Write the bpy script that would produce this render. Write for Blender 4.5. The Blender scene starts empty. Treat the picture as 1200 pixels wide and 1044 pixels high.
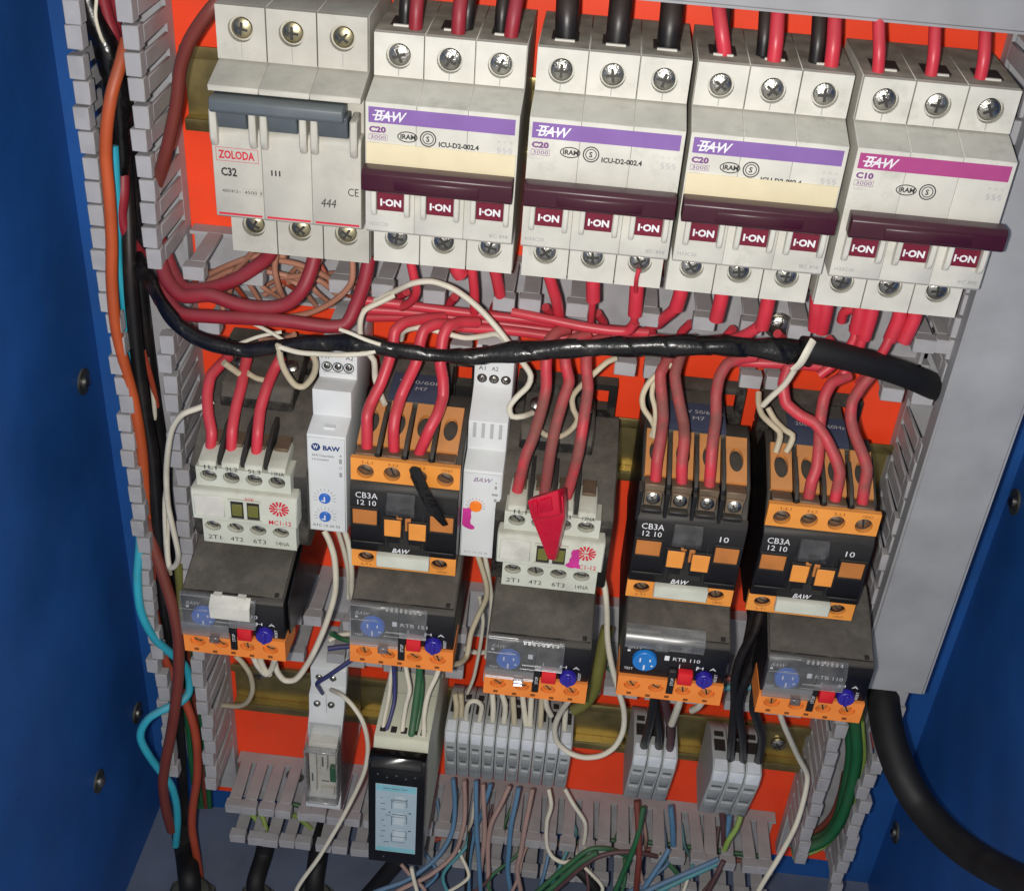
import bpy, bmesh, math, random
from mathutils import Vector, Matrix
random.seed(11)
sc = bpy.context.scene
col = sc.collection
U = 0.001                       # everything below is written in millimetres
# panel coordinates (x, d, z): x right, d out of the mounting plate towards the viewer, z up

# ------------------------------------------------------------------ camera
CAM = Vector((141.244, -485.089, 195.959))
ROT = (math.radians(55.468), math.radians(-3.676), math.radians(5.155))
FPX = 1452.46
cd = bpy.data.cameras.new("camera")
cam = bpy.data.objects.new("camera", cd)
cd.sensor_fit = 'HORIZONTAL'; cd.sensor_width = 36; cd.lens = FPX / 1200 * 36
cd.clip_start = 0.01; cd.clip_end = 20
cam.location = CAM * U; cam.rotation_euler = ROT
col.objects.link(cam); sc.camera = cam
CM = Matrix.LocRotScale(None, __import__('mathutils').Euler(ROT), None).to_3x3()

# ------------------------------------------------------------------ light: the phone's flash, a dim workshop round it
w = bpy.data.worlds.new("World"); sc.world = w; w.use_nodes = True
w.node_tree.nodes["Background"].inputs[0].default_value = (0.97, 0.98, 1.0, 1)
w.node_tree.nodes["Background"].inputs[1].default_value = 0.46
ld = bpy.data.lights.new("flash", 'SPOT'); ld.energy = 9.0; ld.color = (1.0, 0.968, 0.92); ld.spot_size = math.radians(98); ld.spot_blend = 0.9; ld.shadow_soft_size = 0.005
lo = bpy.data.objects.new("flash", ld); col.objects.link(lo)
lo.location = (CAM + CM @ Vector((-16, -3, 4))) * U
lo.rotation_euler = ROT
sc.view_settings.view_transform = 'Standard'; sc.view_settings.look = 'None'
sc.view_settings.exposure = 0.0; sc.view_settings.gamma = 1.0

def at(px, py, d):
    """point at distance d in front of the mounting plate seen at a place of the 1200 x 1044 photograph"""
    r = CM @ Vector(((px - 600) / FPX, (522 - py) / FPX, -1))
    t = (-d - CAM.y) / r.y
    p = CAM + r * t
    return (p.x, d, p.z)
def at_z(px, py, z):
    r = CM @ Vector(((px - 600) / FPX, (522 - py) / FPX, -1))
    p = CAM + r * ((z - CAM.z) / r.z)
    return (p.x, -p.y, p.z)
def at_x(px, py, x):
    r = CM @ Vector(((px - 600) / FPX, (522 - py) / FPX, -1))
    p = CAM + r * ((x - CAM.x) / r.x)
    return (p.x, -p.y, p.z)
def W(p): return Vector((p[0], -p[1], p[2])) * U

# ------------------------------------------------------------------ materials
def srgb(r, g, b):
    f = lambda c: ((c/255+0.055)/1.055)**2.4 if c > 10 else c/255/12.92
    return (f(r), f(g), f(b))
MATS = {}
def mat(name, rgb, rough=0.45, metal=0.0, dust=0.0, var=0.10, bump=0.15, scale=90, dustc=(0.20, 0.165, 0.12), spec=0.5, stain=0.0, coat=0.0, fine=1500, sscale=45, slo=0.52):
    m = bpy.data.materials.new(name); m.use_nodes = True
    nt = m.node_tree; N = nt.nodes; L = nt.links
    b = N["Principled BSDF"]
    geo = N.new("ShaderNodeNewGeometry")
    n1 = N.new("ShaderNodeTexNoise"); n1.inputs["Scale"].default_value = scale; n1.inputs["Detail"].default_value = 5
    L.new(geo.outputs["Position"], n1.inputs["Vector"])
    rmp = N.new("ShaderNodeMapRange"); rmp.inputs[1].default_value = 0.25; rmp.inputs[2].default_value = 0.75
    rmp.inputs[3].default_value = 1 - var * 1.6; rmp.inputs[4].default_value = 1 + var * 0.6
    L.new(n1.outputs[0], rmp.inputs[0])
    hs = N.new("ShaderNodeHueSaturation"); hs.inputs["Color"].default_value = (*rgb, 1)
    L.new(rmp.outputs[0], hs.inputs["Value"])
    c = hs.outputs[0]
    n2 = N.new("ShaderNodeTexNoise"); n2.inputs["Scale"].default_value = fine; n2.inputs["Detail"].default_value = 3
    L.new(geo.outputs["Position"], n2.inputs["Vector"])
    rr = N.new("ShaderNodeMapRange"); rr.inputs[3].default_value = max(0.05, rough - 0.08); rr.inputs[4].default_value = min(1, rough + 0.14)
    L.new(n1.outputs[0], rr.inputs[0])
    ro = rr.outputs[0]
    if dust > 0:
        sx = N.new("ShaderNodeSeparateXYZ"); L.new(geo.outputs["Normal"], sx.inputs[0])
        up = N.new("ShaderNodeMapRange"); up.inputs[1].default_value = 0.05; up.inputs[2].default_value = 0.8
        L.new(sx.outputs[2], up.inputs[0])
        n3 = N.new("ShaderNodeTexNoise"); n3.inputs["Scale"].default_value = 160; n3.inputs["Detail"].default_value = 8; n3.inputs["Roughness"].default_value = 0.7
        L.new(geo.outputs["Position"], n3.inputs["Vector"])
        dm = N.new("ShaderNodeMapRange"); dm.inputs[1].default_value = 0.25; dm.inputs[2].default_value = 0.72
        dm.inputs[3].default_value = 0.55; dm.inputs[4].default_value = 1.0
        L.new(n3.outputs[0], dm.inputs[0])
        mu = N.new("ShaderNodeMath"); mu.operation = 'MULTIPLY'; L.new(up.outputs[0], mu.inputs[0]); L.new(dm.outputs[0], mu.inputs[1])
        mu2 = N.new("ShaderNodeMath"); mu2.operation = 'MULTIPLY'; L.new(mu.outputs[0], mu2.inputs[0]); mu2.inputs[1].default_value = dust
        mx = N.new("ShaderNodeMix"); mx.data_type = 'RGBA'; L.new(mu2.outputs[0], mx.inputs[0]); L.new(c, mx.inputs[6]); mx.inputs[7].default_value = (*dustc, 1)
        c = mx.outputs[2]
        rx = N.new("ShaderNodeMix"); L.new(mu2.outputs[0], rx.inputs[0]); L.new(ro, rx.inputs[2]); rx.inputs[3].default_value = 0.9
        ro = rx.outputs[0]
    if stain > 0:
        n4 = N.new("ShaderNodeTexNoise"); n4.inputs["Scale"].default_value = sscale; n4.inputs["Detail"].default_value = 7; n4.inputs["Roughness"].default_value = 0.72
        L.new(geo.outputs["Position"], n4.inputs["Vector"])
        st = N.new("ShaderNodeMapRange"); st.inputs[1].default_value = slo; st.inputs[2].default_value = slo + 0.18; st.inputs[4].default_value = stain
        L.new(n4.outputs[0], st.inputs[0])
        mx = N.new("ShaderNodeMix"); mx.data_type = 'RGBA'; L.new(st.outputs[0], mx.inputs[0]); L.new(c, mx.inputs[6]); mx.inputs[7].default_value = (*dustc, 1)
        c = mx.outputs[2]
        rx = N.new("ShaderNodeMix"); L.new(st.outputs[0], rx.inputs[0]); L.new(ro, rx.inputs[2]); rx.inputs[3].default_value = 0.85
        ro = rx.outputs[0]
    L.new(c, b.inputs["Base Color"]); L.new(ro, b.inputs["Roughness"])
    b.inputs["Metallic"].default_value = metal
    b.inputs["Specular IOR Level"].default_value = spec
    b.inputs["Coat Weight"].default_value = coat
    if bump > 0:
        bp = N.new("ShaderNodeBump"); bp.inputs["Strength"].default_value = bump; bp.inputs["Distance"].default_value = 0.0002
        L.new(n2.outputs[0], bp.inputs["Height"]); L.new(bp.outputs[0], b.inputs["Normal"])
    MATS[name] = m
    return m
def clear(name, tint, gloss=0.12, rough=0.12, haze=0.0, fres=0.6):
    m = bpy.data.materials.new(name); m.use_nodes = True
    nt = m.node_tree; N = nt.nodes; L = nt.links
    for n in list(N):
        if n.type != 'OUTPUT_MATERIAL': N.remove(n)
    out = [n for n in N if n.type == 'OUTPUT_MATERIAL'][0]
    tr = N.new("ShaderNodeBsdfTransparent"); tr.inputs[0].default_value = (*tint, 1)
    gl = N.new("ShaderNodeBsdfGlossy"); gl.inputs["Roughness"].default_value = rough
    df = N.new("ShaderNodeBsdfDiffuse"); df.inputs[0].default_value = (0.55, 0.55, 0.52, 1)
    lw = N.new("ShaderNodeLayerWeight"); lw.inputs[0].default_value = 0.35
    ad = N.new("ShaderNodeMath"); ad.operation = 'MULTIPLY_ADD'; L.new(lw.outputs["Fresnel"], ad.inputs[0]); ad.inputs[1].default_value = fres; ad.inputs[2].default_value = gloss
    m1 = N.new("ShaderNodeMixShader"); L.new(ad.outputs[0], m1.inputs[0]); L.new(tr.outputs[0], m1.inputs[1]); L.new(gl.outputs[0], m1.inputs[2])
    geo = N.new("ShaderNodeNewGeometry")
    nz = N.new("ShaderNodeTexNoise"); nz.inputs["Scale"].default_value = 200; nz.inputs["Detail"].default_value = 6; L.new(geo.outputs["Position"], nz.inputs["Vector"])
    mr = N.new("ShaderNodeMapRange"); mr.inputs[1].default_value = 0.35; mr.inputs[2].default_value = 0.7; mr.inputs[3].default_value = haze * 0.5; mr.inputs[4].default_value = haze * 1.6
    L.new(nz.outputs[0], mr.inputs[0])
    m2 = N.new("ShaderNodeMixShader"); L.new(mr.outputs[0], m2.inputs[0]); L.new(m1.outputs[0], m2.inputs[1]); L.new(df.outputs[0], m2.inputs[2])
    L.new(m2.outputs[0], out.inputs[0])
    MATS[name] = m
    return m

mat('blue_paint', srgb(30, 88, 162), 0.5, dust=0.15, var=0.22, bump=0.6, stain=0.12, scale=14, dustc=(0.05, 0.085, 0.15), fine=700, sscale=20)
mat('blue_floor', srgb(84, 100, 132), 0.6, dust=0.45, var=0.25, bump=0.3, stain=0.25, scale=30, dustc=(0.16, 0.17, 0.19))
mat('orange_plate', srgb(253, 74, 34), 0.40, dust=0.5, var=0.12, bump=0.15, stain=0.22, scale=22, sscale=16, slo=0.56, dustc=(0.28, 0.10, 0.06))
mat('duct', srgb(174, 173, 176), 0.5, dust=0.40, var=0.14, bump=0.15, stain=0.28, dustc=(0.17, 0.15, 0.125))
mat('duct_lid', srgb(160, 161, 164), 0.62, dust=0.4, var=0.12, bump=0.15, stain=0.15, scale=40, dustc=(0.24, 0.235, 0.22))
mat('rail_metal', srgb(186, 168, 112), 0.30, metal=0.9, dust=0.35, var=0.25, bump=0.15, stain=0.25, dustc=(0.10, 0.085, 0.045))
mat('zinc', srgb(196, 194, 186), 0.24, metal=1.0, var=0.4, bump=1.0, stain=0.25, dustc=(0.12, 0.10, 0.08))
mat('brass_zinc', srgb(206, 194, 156), 0.28, metal=1.0, var=0.25, bump=0.2, stain=0.3, dustc=(0.12, 0.10, 0.06))
mat('slot_dark', (0.02, 0.018, 0.016), 0.6, bump=0)
mat('slot_metal', (0.10, 0.095, 0.085), 0.4, metal=0.8, bump=0.1)
mat('dust_film', srgb(150, 144, 130), 0.85, var=0.3, bump=0.3, stain=0.5, dustc=(0.16, 0.14, 0.10), scale=120)
mat('white_plastic', srgb(213, 211, 201), 0.40, dust=0.34, var=0.09, bump=0.12, stain=0.30, slo=0.55, sscale=80, dustc=(0.20, 0.20, 0.15))
mat('white_aged', srgb(191, 188, 177), 0.45, dust=0.62, var=0.08, bump=0.10, stain=0.25, slo=0.54, sscale=60, dustc=(0.19, 0.185, 0.15))
mat('timer_white', srgb(219, 222, 223), 0.42, dust=0.30, var=0.05, bump=0.08, stain=0.05, dustc=(0.28, 0.28, 0.26))
mat('cream', srgb(224, 212, 178), 0.5, var=0.05, bump=0.05, stain=0.08, dustc=(0.5, 0.45, 0.33))
mat('contactor_white', srgb(203, 206, 192), 0.5, dust=0.55, var=0.08, bump=0.12, stain=0.3, slo=0.54, sscale=80, dustc=(0.26, 0.23, 0.17))
mat('relay_cream', srgb(206, 208, 186), 0.5, dust=0.3, var=0.06, bump=0.1, stain=0.08, dustc=(0.36, 0.34, 0.27))
mat('black_plastic', srgb(20, 20, 25), 0.36, dust=0.7, var=0.25, bump=0.15, stain=0.05, dustc=(0.085, 0.075, 0.06), spec=0.4)
mat('dusty_black', srgb(34, 32, 31), 0.5, dust=0.60, var=0.6, bump=0.35, stain=0.75, dustc=(0.14, 0.125, 0.10), scale=70, sscale=38, slo=0.47)
mat('gloss_black', srgb(14, 14, 16), 0.16, var=0.1, bump=0.05)
mat('orange_plastic', srgb(242, 156, 66), 0.42, dust=0.35, var=0.10, bump=0.12, stain=0.12, dustc=(0.30, 0.16, 0.07))
mat('orange_dusty', srgb(228, 150, 78), 0.5, dust=0.45, var=0.15, bump=0.15, stain=0.3, dustc=(0.30, 0.17, 0.09))
mat('amber', srgb(196, 122, 58), 0.35, var=0.15, bump=0.08, stain=0.2, dustc=(0.25, 0.13, 0.06))
mat('orange_deep', srgb(244, 140, 58), 0.45, dust=0.3, var=0.10, bump=0.12, stain=0.12, dustc=(0.36, 0.14, 0.05))
mat('clamp_metal', srgb(150, 130, 108), 0.4, metal=0.7, dust=0.7, var=0.3, bump=0.2, stain=0.4, dustc=(0.20, 0.13, 0.09))
mat('maroon', srgb(62, 20, 36), 0.30, var=0.08, bump=0.06, dust=0.12, dustc=(0.12, 0.09, 0.09))
mat('maroon_window', srgb(112, 18, 44), 0.4, var=0.05, bump=0.03)
mat('toggle_grey', srgb(90, 98, 104), 0.42, dust=0.35, var=0.12, bump=0.1, stain=0.1, dustc=(0.12, 0.13, 0.10))
mat('band_purple', srgb(132, 98, 164), 0.4, var=0.06, bump=0.02, stain=0.05, dustc=(0.3, 0.2, 0.4))
mat('band_magenta', srgb(172, 70, 130), 0.4, var=0.06, bump=0.02)
mat('ink_black', (0.03, 0.03, 0.03), 0.6, bump=0)
mat('ink_grey', (0.34, 0.34, 0.34), 0.6, bump=0)
mat('ink_pale', (0.50, 0.48, 0.48), 0.6, bump=0)
mat('ink_purple', srgb(120, 70, 130), 0.6, bump=0)
mat('ink_red', srgb(205, 40, 62), 0.6, bump=0)
mat('ink_white', srgb(232, 232, 235), 0.5, bump=0)
mat('ink_blue', srgb(24, 56, 120), 0.5, bump=0)
mat('ink_brown', srgb(120, 66, 20), 0.6, bump=0)
mat('blue_knob', srgb(48, 108, 200), 0.35, var=0.1, bump=0.05)
mat('bright_blue_knob', srgb(30, 120, 200), 0.35, var=0.1, bump=0.05)
mat('violet_knob', srgb(44, 34, 150), 0.32, var=0.1, bump=0.05)
mat('red_button', srgb(216, 30, 40), 0.38, var=0.08, bump=0.05)
mat('coil_blue', srgb(48, 60, 92), 0.5, dust=0.35, var=0.15, bump=0.1, stain=0.2, dustc=(0.09, 0.085, 0.08))
mat('marker_pink', srgb(206, 52, 150), 0.55, var=0.2, bump=0.1)
mat('marker_orange', srgb(250, 130, 30), 0.4, var=0.1, bump=0.05)
mat('tb_grey', srgb(180, 184, 184), 0.48, dust=0.3, var=0.10, bump=0.12, stain=0.12, dustc=(0.22, 0.22, 0.21))
mat('tb_hump', srgb(208, 213, 220), 0.45, dust=0.1, var=0.08, bump=0.08)
mat('screen', srgb(168, 187, 198), 0.25, var=0.06, bump=0, stain=0.08, dustc=(0.36, 0.40, 0.42))
mat('screen_teal', srgb(130, 190, 202), 0.25, var=0.1, bump=0)
mat('screen_ink', srgb(96, 112, 124), 0.3, bump=0)
mat('screen_pale', srgb(190, 203, 210), 0.3, bump=0)
def wiremat(n, rgb, rough=0.36, dust=0.35, stain=0.18, dustc=(0.16, 0.10, 0.08), slo=0.52, sscale=45):
    return mat(n, rgb, rough, dust=dust, var=0.12, bump=0.10, stain=stain, dustc=dustc, scale=60, slo=slo, sscale=sscale)
wiremat('wire_red', srgb(212, 56, 72), 0.32, dustc=(0.20, 0.085, 0.075))
wiremat('wire_red_dusty', srgb(212, 56, 72), 0.32, dust=0.5, stain=0.85, dustc=(0.17, 0.07, 0.055), slo=0.40, sscale=24)
wiremat('wire_darkred', srgb(146, 34, 48), 0.42, dustc=(0.2, 0.09, 0.09))
wiremat('wire_brown', srgb(122, 56, 46), 0.42)
wiremat('wire_orange', srgb(188, 84, 42), 0.42)
wiremat('wire_rust', srgb(172, 72, 48), 0.45)
wiremat('wire_black', srgb(24, 23, 24), 0.33, dust=0.3, stain=0.12)
wiremat('wire_white', srgb(222, 216, 198), 0.42, dustc=(0.36, 0.30, 0.22))
wiremat('wire_dirty_white', srgb(200, 188, 160), 0.5, stain=0.4, dustc=(0.24, 0.19, 0.13))
wiremat('wire_cyan', srgb(52, 176, 200), 0.42)
wiremat('wire_copper', srgb(186, 130, 106), 0.45)
wiremat('wire_blue', srgb(84, 128, 162), 0.42)
wiremat('wire_navy', srgb(40, 52, 110), 0.42)
wiremat('wire_pink', srgb(168, 138, 130), 0.45)
wiremat('wire_green', srgb(30, 100, 62), 0.4)
wiremat('wire_yellowgreen', srgb(140, 170, 80), 0.45)
wiremat('wire_teal', srgb(70, 150, 160), 0.42)
wiremat('wire_olive', srgb(108, 108, 48), 0.45)
wiremat('wire_plum', srgb(82, 54, 58), 0.45)
mat('tape_black', srgb(17, 16, 18), 0.24, var=0.3, bump=1.0, stain=0.16, spec=0.5, dustc=(0.1, 0.08, 0.07), fine=420)
mat('sleeve_black', srgb(14, 13, 15), 0.62, var=0.2, bump=0.2, stain=0.1, dustc=(0.08, 0.07, 0.06))
mat('gland_dark', srgb(46, 48, 44), 0.5, dust=0.5, var=0.2, bump=0.2, stain=0.3, dustc=(0.12, 0.12, 0.10))
mat('red_tag', srgb(206, 24, 56), 0.25, var=0.10, bump=0.1, stain=0.08, dustc=(0.4, 0.08, 0.12))
clear('clear_cover', (0.92, 0.93, 0.95), 0.03, 0.30, 0.05)
clear('clear_case', (1.0, 1.0, 1.0), 0.015, 0.2, 0.02, 0.35)
clear('clear_smoke', (0.62, 0.62, 0.66), 0.04, 0.2, 0.05)

clear('clear_edge', (0.9, 0.9, 0.92), 0.10, 0.25, 0.30)  # whitish haze; on the relay flaps it paints light caught by edges
# ------------------------------------------------------------------ mesh building
class MB:
    def __init__(s): s.bm = bmesh.new(); s.mi = 0
    def v(s, p): return s.bm.verts.new(W(p))
    def f(s, vs):
        try:
            fc = s.bm.faces.new(vs); fc.material_index = s.mi; return fc
        except ValueError: return None
    def loft(s, a, b, caps=True):
        A = [s.v(p) for p in a]; B = [s.v(p) for p in b]; n = len(A)
        for i in range(n): s.f([A[i], A[(i+1) % n], B[(i+1) % n], B[i]])
        if caps: s.f(A[::-1]); s.f(B)
        return s
    def prism(s, prof, x0, x1):           # profile in (d, z)
        return s.loft([(x0, d, z) for d, z in prof], [(x1, d, z) for d, z in prof])
    def plate(s, poly, d0, d1):           # outline in (x, z)
        return s.loft([(x, d0, z) for x, z in poly], [(x, d1, z) for x, z in poly])
    def slab(s, poly, z0, z1):            # outline in (x, d)
        return s.loft([(x, d, z0) for x, d in poly], [(x, d, z1) for x, d in poly])
    def box(s, x0, x1, d0, d1, z0, z1):
        return s.plate([(x0, z0), (x1, z0), (x1, z1), (x0, z1)], d0, d1)
    def cyl(s, c, ax, r, h, n=16, r2=None, dome=0.0):
        c = Vector(c); ax = Vector(ax).normalized(); r2 = r if r2 is None else r2
        t = ax.cross(Vector((0, 0, 1)) if abs(ax.z) < 0.9 else Vector((1, 0, 0))).normalized(); b = ax.cross(t)
        ring = lambda q, rr: [q + (t * math.cos(2*math.pi*i/n) + b * math.sin(2*math.pi*i/n)) * rr for i in range(n)]
        rings = [ring(c, r), ring(c + ax * h, r2)]
        if dome: rings += [ring(c + ax * (h + dome * 0.62), r2 * 0.72), ring(c + ax * (h + dome), r2 * 0.3)]
        vs = [[s.v(p) for p in rg] for rg in rings]
        for A, B in zip(vs, vs[1:]):
            for i in range(n): s.f([A[i], A[(i+1) % n], B[(i+1) % n], B[i]])
        s.f(vs[0][::-1]); s.f(vs[-1])
        return s
    def ring(s, cx, cz, rx, rz, wd, d0, d1, n=24):
        o = [(cx + rx*math.cos(2*math.pi*i/n), cz + rz*math.sin(2*math.pi*i/n)) for i in range(n)]
        k = [(cx + (rx-wd)*math.cos(2*math.pi*i/n), cz + (rz-wd)*math.sin(2*math.pi*i/n)) for i in range(n)]
        O0 = [s.v((x, d0, z)) for x, z in o]; O1 = [s.v((x, d1, z)) for x, z in o]
        K0 = [s.v((x, d0, z)) for x, z in k]; K1 = [s.v((x, d1, z)) for x, z in k]
        for i in range(n):
            j = (i+1) % n
            s.f([O0[i], O0[j], O1[j], O1[i]]); s.f([O1[i], O1[j], K1[j], K1[i]]); s.f([K1[i], K1[j], K0[j], K0[i]])
        return s
    def holed(s, poly, holes, fn, t):
        """plate with through holes; poly and holes in (u, w); fn maps (u, w, depth) to a panel point; t thickness"""
        es = []
        loops = [poly] + [[(cx + rx*math.cos(2*math.pi*i/20), cw + rw*math.sin(2*math.pi*i/20)) for i in range(20)] for cx, cw, rx, rw in holes]
        for lp in loops:
            A = [s.v(fn(u, q, t)) for u, q in lp]; B = [s.v(fn(u, q, 0)) for u, q in lp]
            n = len(A)
            for i in range(n):
                es.append(s.bm.edges.new((A[i], A[(i+1) % n])))
                s.f([A[i], A[(i+1) % n], B[(i+1) % n], B[i]])
        r = bmesh.ops.triangle_fill(s.bm, use_beauty=True, use_dissolve=False, edges=es)
        for g in r["geom"]:
            if isinstance(g, bmesh.types.BMFace): g.material_index = s.mi
        return s
    def tube(s, pts, r, n=10, step=1.6, lump=0.0, flat=1.0, tens=0.92):
        P = [Vector(p) for p in pts]
        Q = []
        for i in range(len(P)-1):
            p0 = P[i-1] if i else P[i]*2 - P[i+1]; p1, p2 = P[i], P[i+1]
            p3 = P[i+2] if i+2 < len(P) else P[i+1]*2 - P[i]
            d1 = max((p2-p1).length, 1e-3)
            m1 = (p2-p0) * (tens * d1 / max((p1-p0).length + d1, 1e-3)); m2 = (p3-p1) * (tens * d1 / max((p3-p2).length + d1, 1e-3))
            k = max(2, int(d1/step))
            for j in range(k):
                t = j/k
                Q.append(p1*(2*t**3-3*t*t+1) + m1*(t**3-2*t*t+t) + p2*(-2*t**3+3*t*t) + m2*(t**3-t*t))
        Q.append(P[-1])
        rg = []
        T = (Q[1]-Q[0]).normalized()
        nrm = T.cross(Vector((0.3, 1, 0.2))).normalized()
        for i, q in enumerate(Q):
            t = (Q[min(i+1, len(Q)-1)] - Q[max(i-1, 0)]).normalized()
            nrm = (nrm - t * nrm.dot(t)).normalized(); b = t.cross(nrm)
            rr = r(i/(len(Q)-1)) if callable(r) else r
            if lump:
                u = i * step
                rr *= 1 + lump*(math.sin(u*0.105+1.1)*0.8 + math.sin(u*0.31+0.4)*0.45) 
            rg.append([s.v(q + (nrm*math.cos(2*math.pi*k/n) + b*math.sin(2*math.pi*k/n)*flat)*rr*(1 + (lump*0.5*math.sin(2*math.pi*k/n*2 + i*step*0.07) + lump*0.25*math.sin(2*math.pi*k/n*3 - i*step*0.19) + 0.15*((i*step/17.0 + k/n + 0.35*math.sin(i*step*0.05)) % 1.0) if lump else 0))) for k in range(n)])
        for A, B in zip(rg, rg[1:]):
            for i in range(n): s.f([A[i], A[(i+1) % n], B[(i+1) % n], B[i]])
        s.f(rg[0][::-1]); s.f(rg[-1])
        return s
    def bevel(s, wd, seg=1, ang=40):
        bmesh.ops.recalc_face_normals(s.bm, faces=s.bm.faces)
        es = [e for e in s.bm.edges if len(e.link_faces) == 2 and e.calc_face_angle(0) > math.radians(ang)]
        if es: bmesh.ops.bevel(s.bm, geom=es, offset=wd*U, segments=seg, affect='EDGES', profile=0.5, clamp_overlap=True)
        return s
    def mesh(s, name, mats, smooth=38):
        bm = s.bm
        bmesh.ops.recalc_face_normals(bm, faces=bm.faces)
        for fc in bm.faces: fc.smooth = True
        for e in bm.edges:
            if len(e.link_faces) != 2 or e.calc_face_angle(0) > math.radians(smooth): e.smooth = False
        me = bpy.data.meshes.new(name); bm.to_mesh(me); bm.free()
        for m in (mats if isinstance(mats, (list, tuple)) else [mats]): me.materials.append(MATS[m])
        return me
CACHE = {}
def part(name, parent, mats, fn, key=None, loc=(0, 0, 0), rot=None, bev=0, seg=1, smooth=38, label=None):
    """one mesh object; fn(mb) draws it in the millimetres of its parent; alike parts share the mesh under key"""
    if key is not None and key in CACHE: me = CACHE[key]
    else:
        mb = MB(); fn(mb)
        if bev: mb.bevel(bev, seg)
        me = mb.mesh(name, mats, smooth)
        if key is not None: CACHE[key] = me
    o = bpy.data.objects.new(name, me); col.objects.link(o)
    o.parent = parent; o.location = W(loc)
    if rot: o.rotation_euler = rot
    if label: o["label"] = label
    return o
def tag(o, label, cat, group=None):
    o["label"] = label; o["category"] = cat
    if group: o["group"] = group
    return o
def thing(name, label, cat, loc=(0, 0, 0), group=None):
    o = bpy.data.objects.new(name, None); col.objects.link(o)
    o.empty_display_size = 0.01; o.location = W(loc)
    return tag(o, label, cat, group)
def struct(name, mats, fn, bev=0):
    o = part(name, None, mats, fn, bev=bev); o["kind"] = "structure"; return o
def text(parent, s, cap, x, d, z, m='ink_black', bold=0.0, shear=0.0, align='LEFT', width=None, rot=None, name='lettering'):
    """flat lettering of cap height cap lying on the face at distance d; (x, z) is its lower left corner"""
    key = ('txt', s, cap, m, bold, shear, align, width)
    if key not in CACHE:
        c = bpy.data.curves.new("lettering", 'FONT'); c.body = s; c.size = cap / 0.70; c.shear = shear; c.offset = bold * cap; c.align_x = align
        c.resolution_u = 2; c.fill_mode = 'FRONT'
        o = bpy.data.objects.new("lettering", c); col.objects.link(o)
        bpy.context.view_layer.update()
        me = bpy.data.meshes.new_from_object(o.evaluated_get(bpy.context.evaluated_depsgraph_get()))
        bpy.data.objects.remove(o); bpy.data.curves.remove(c)
        xs = [v.co.x for v in me.vertices] or [0, 1]
        k = width / (max(xs) - min(xs)) if width else 1.0
        for v in me.vertices: v.co = Vector((v.co.x * k, 0, v.co.y)) * U
        me.materials.clear(); me.materials.append(MATS[m])
        CACHE[key] = me
    o = bpy.data.objects.new(name, CACHE[key]); col.objects.link(o); o.parent = parent; o.location = W((x, d + 0.06, z))
    if rot: o.rotation_euler = rot
    return o

def screw_mesh(r, slot='cross'):
    def fn(m):
        m.mi = 0; m.cyl((0, -1.0, 0), (0, 1, 0), r, 1.0, 20, r2=r*0.98, dome=1.0)
        m.mi = 1
        a = r * 0.62; b = r * 0.13
        m.box(-a, a, 0.2, 1.04, -b, b)
        if slot == 'cross': m.box(-b, b, 0.2, 1.06, -a, a)
    return fn
def screw(parent, x, d, z, r=3.6, metal='zinc', ang=None, slot='cross', name='screw', rx=0):
    a = random.uniform(0, 1.5) if ang is None else ang
    return part(name, parent, [metal, 'slot_metal' if slot == 'cross' else 'slot_dark'], screw_mesh(r, slot), ('screw', r, metal, slot), (x, d, z), rot=(rx, a, 0))

# ------------------------------------------------------------------ the cabinet
XL, XR, ZF, DB = -88, 362, -455, -22          # inner faces of the walls, floor and back
struct('back_wall', 'blue_paint', lambda m: m.box(XL-3, XR+3, DB-3, DB, ZF-3, 260))
struct('wall_left', 'blue_paint', lambda m: m.box(XL-3, XL, DB+0.01, 330, ZF-3, 260))
struct('wall_right', 'blue_paint', lambda m: m.box(XR, XR+3, DB+0.01, 330, ZF-3, 260))
struct('floor', 'blue_floor', lambda m: m.box(XL+0.01, XR-0.01, DB+0.01, 330, ZF-3, ZF))
struct('mounting_plate', 'orange_plate', lambda m: m.box(-57, 330, -2, 0, -411, 150), bev=0.4)
def wall_screw(px, py, x, label, side):
    p = at_x(px, py, x)
    t = thing('wall_screw', label, 'screw', p, 'screws in the cabinet walls')
    part('washer', t, 'gland_dark', lambda m: m.cyl((0, 0, 0), (side, 0, 0), 6.5, 1.0, 20), ('wash', side))
    part('head', t, 'zinc', lambda m: m.cyl((0, 0, 0), (side, 0, 0), 3.2, 2.4, 14, dome=1.2), ('whead', side))
wall_screw(97, 447, XL, 'shiny screw high up in the blue left wall', 1)
wall_screw(115, 915, XL, 'dull screw low in the blue left wall, the one nearer the front', 1)
wall_screw(160, 835, XL, 'dull screw low in the blue left wall, close to the slotted duct', 1)
wall_screw(1050, 975, XR, 'small screw in the blue right wall below the black cable', -1)
wall_screw(1190, 588, XR, 'dull screw in the blue right wall at the right picture edge', -1)

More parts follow.
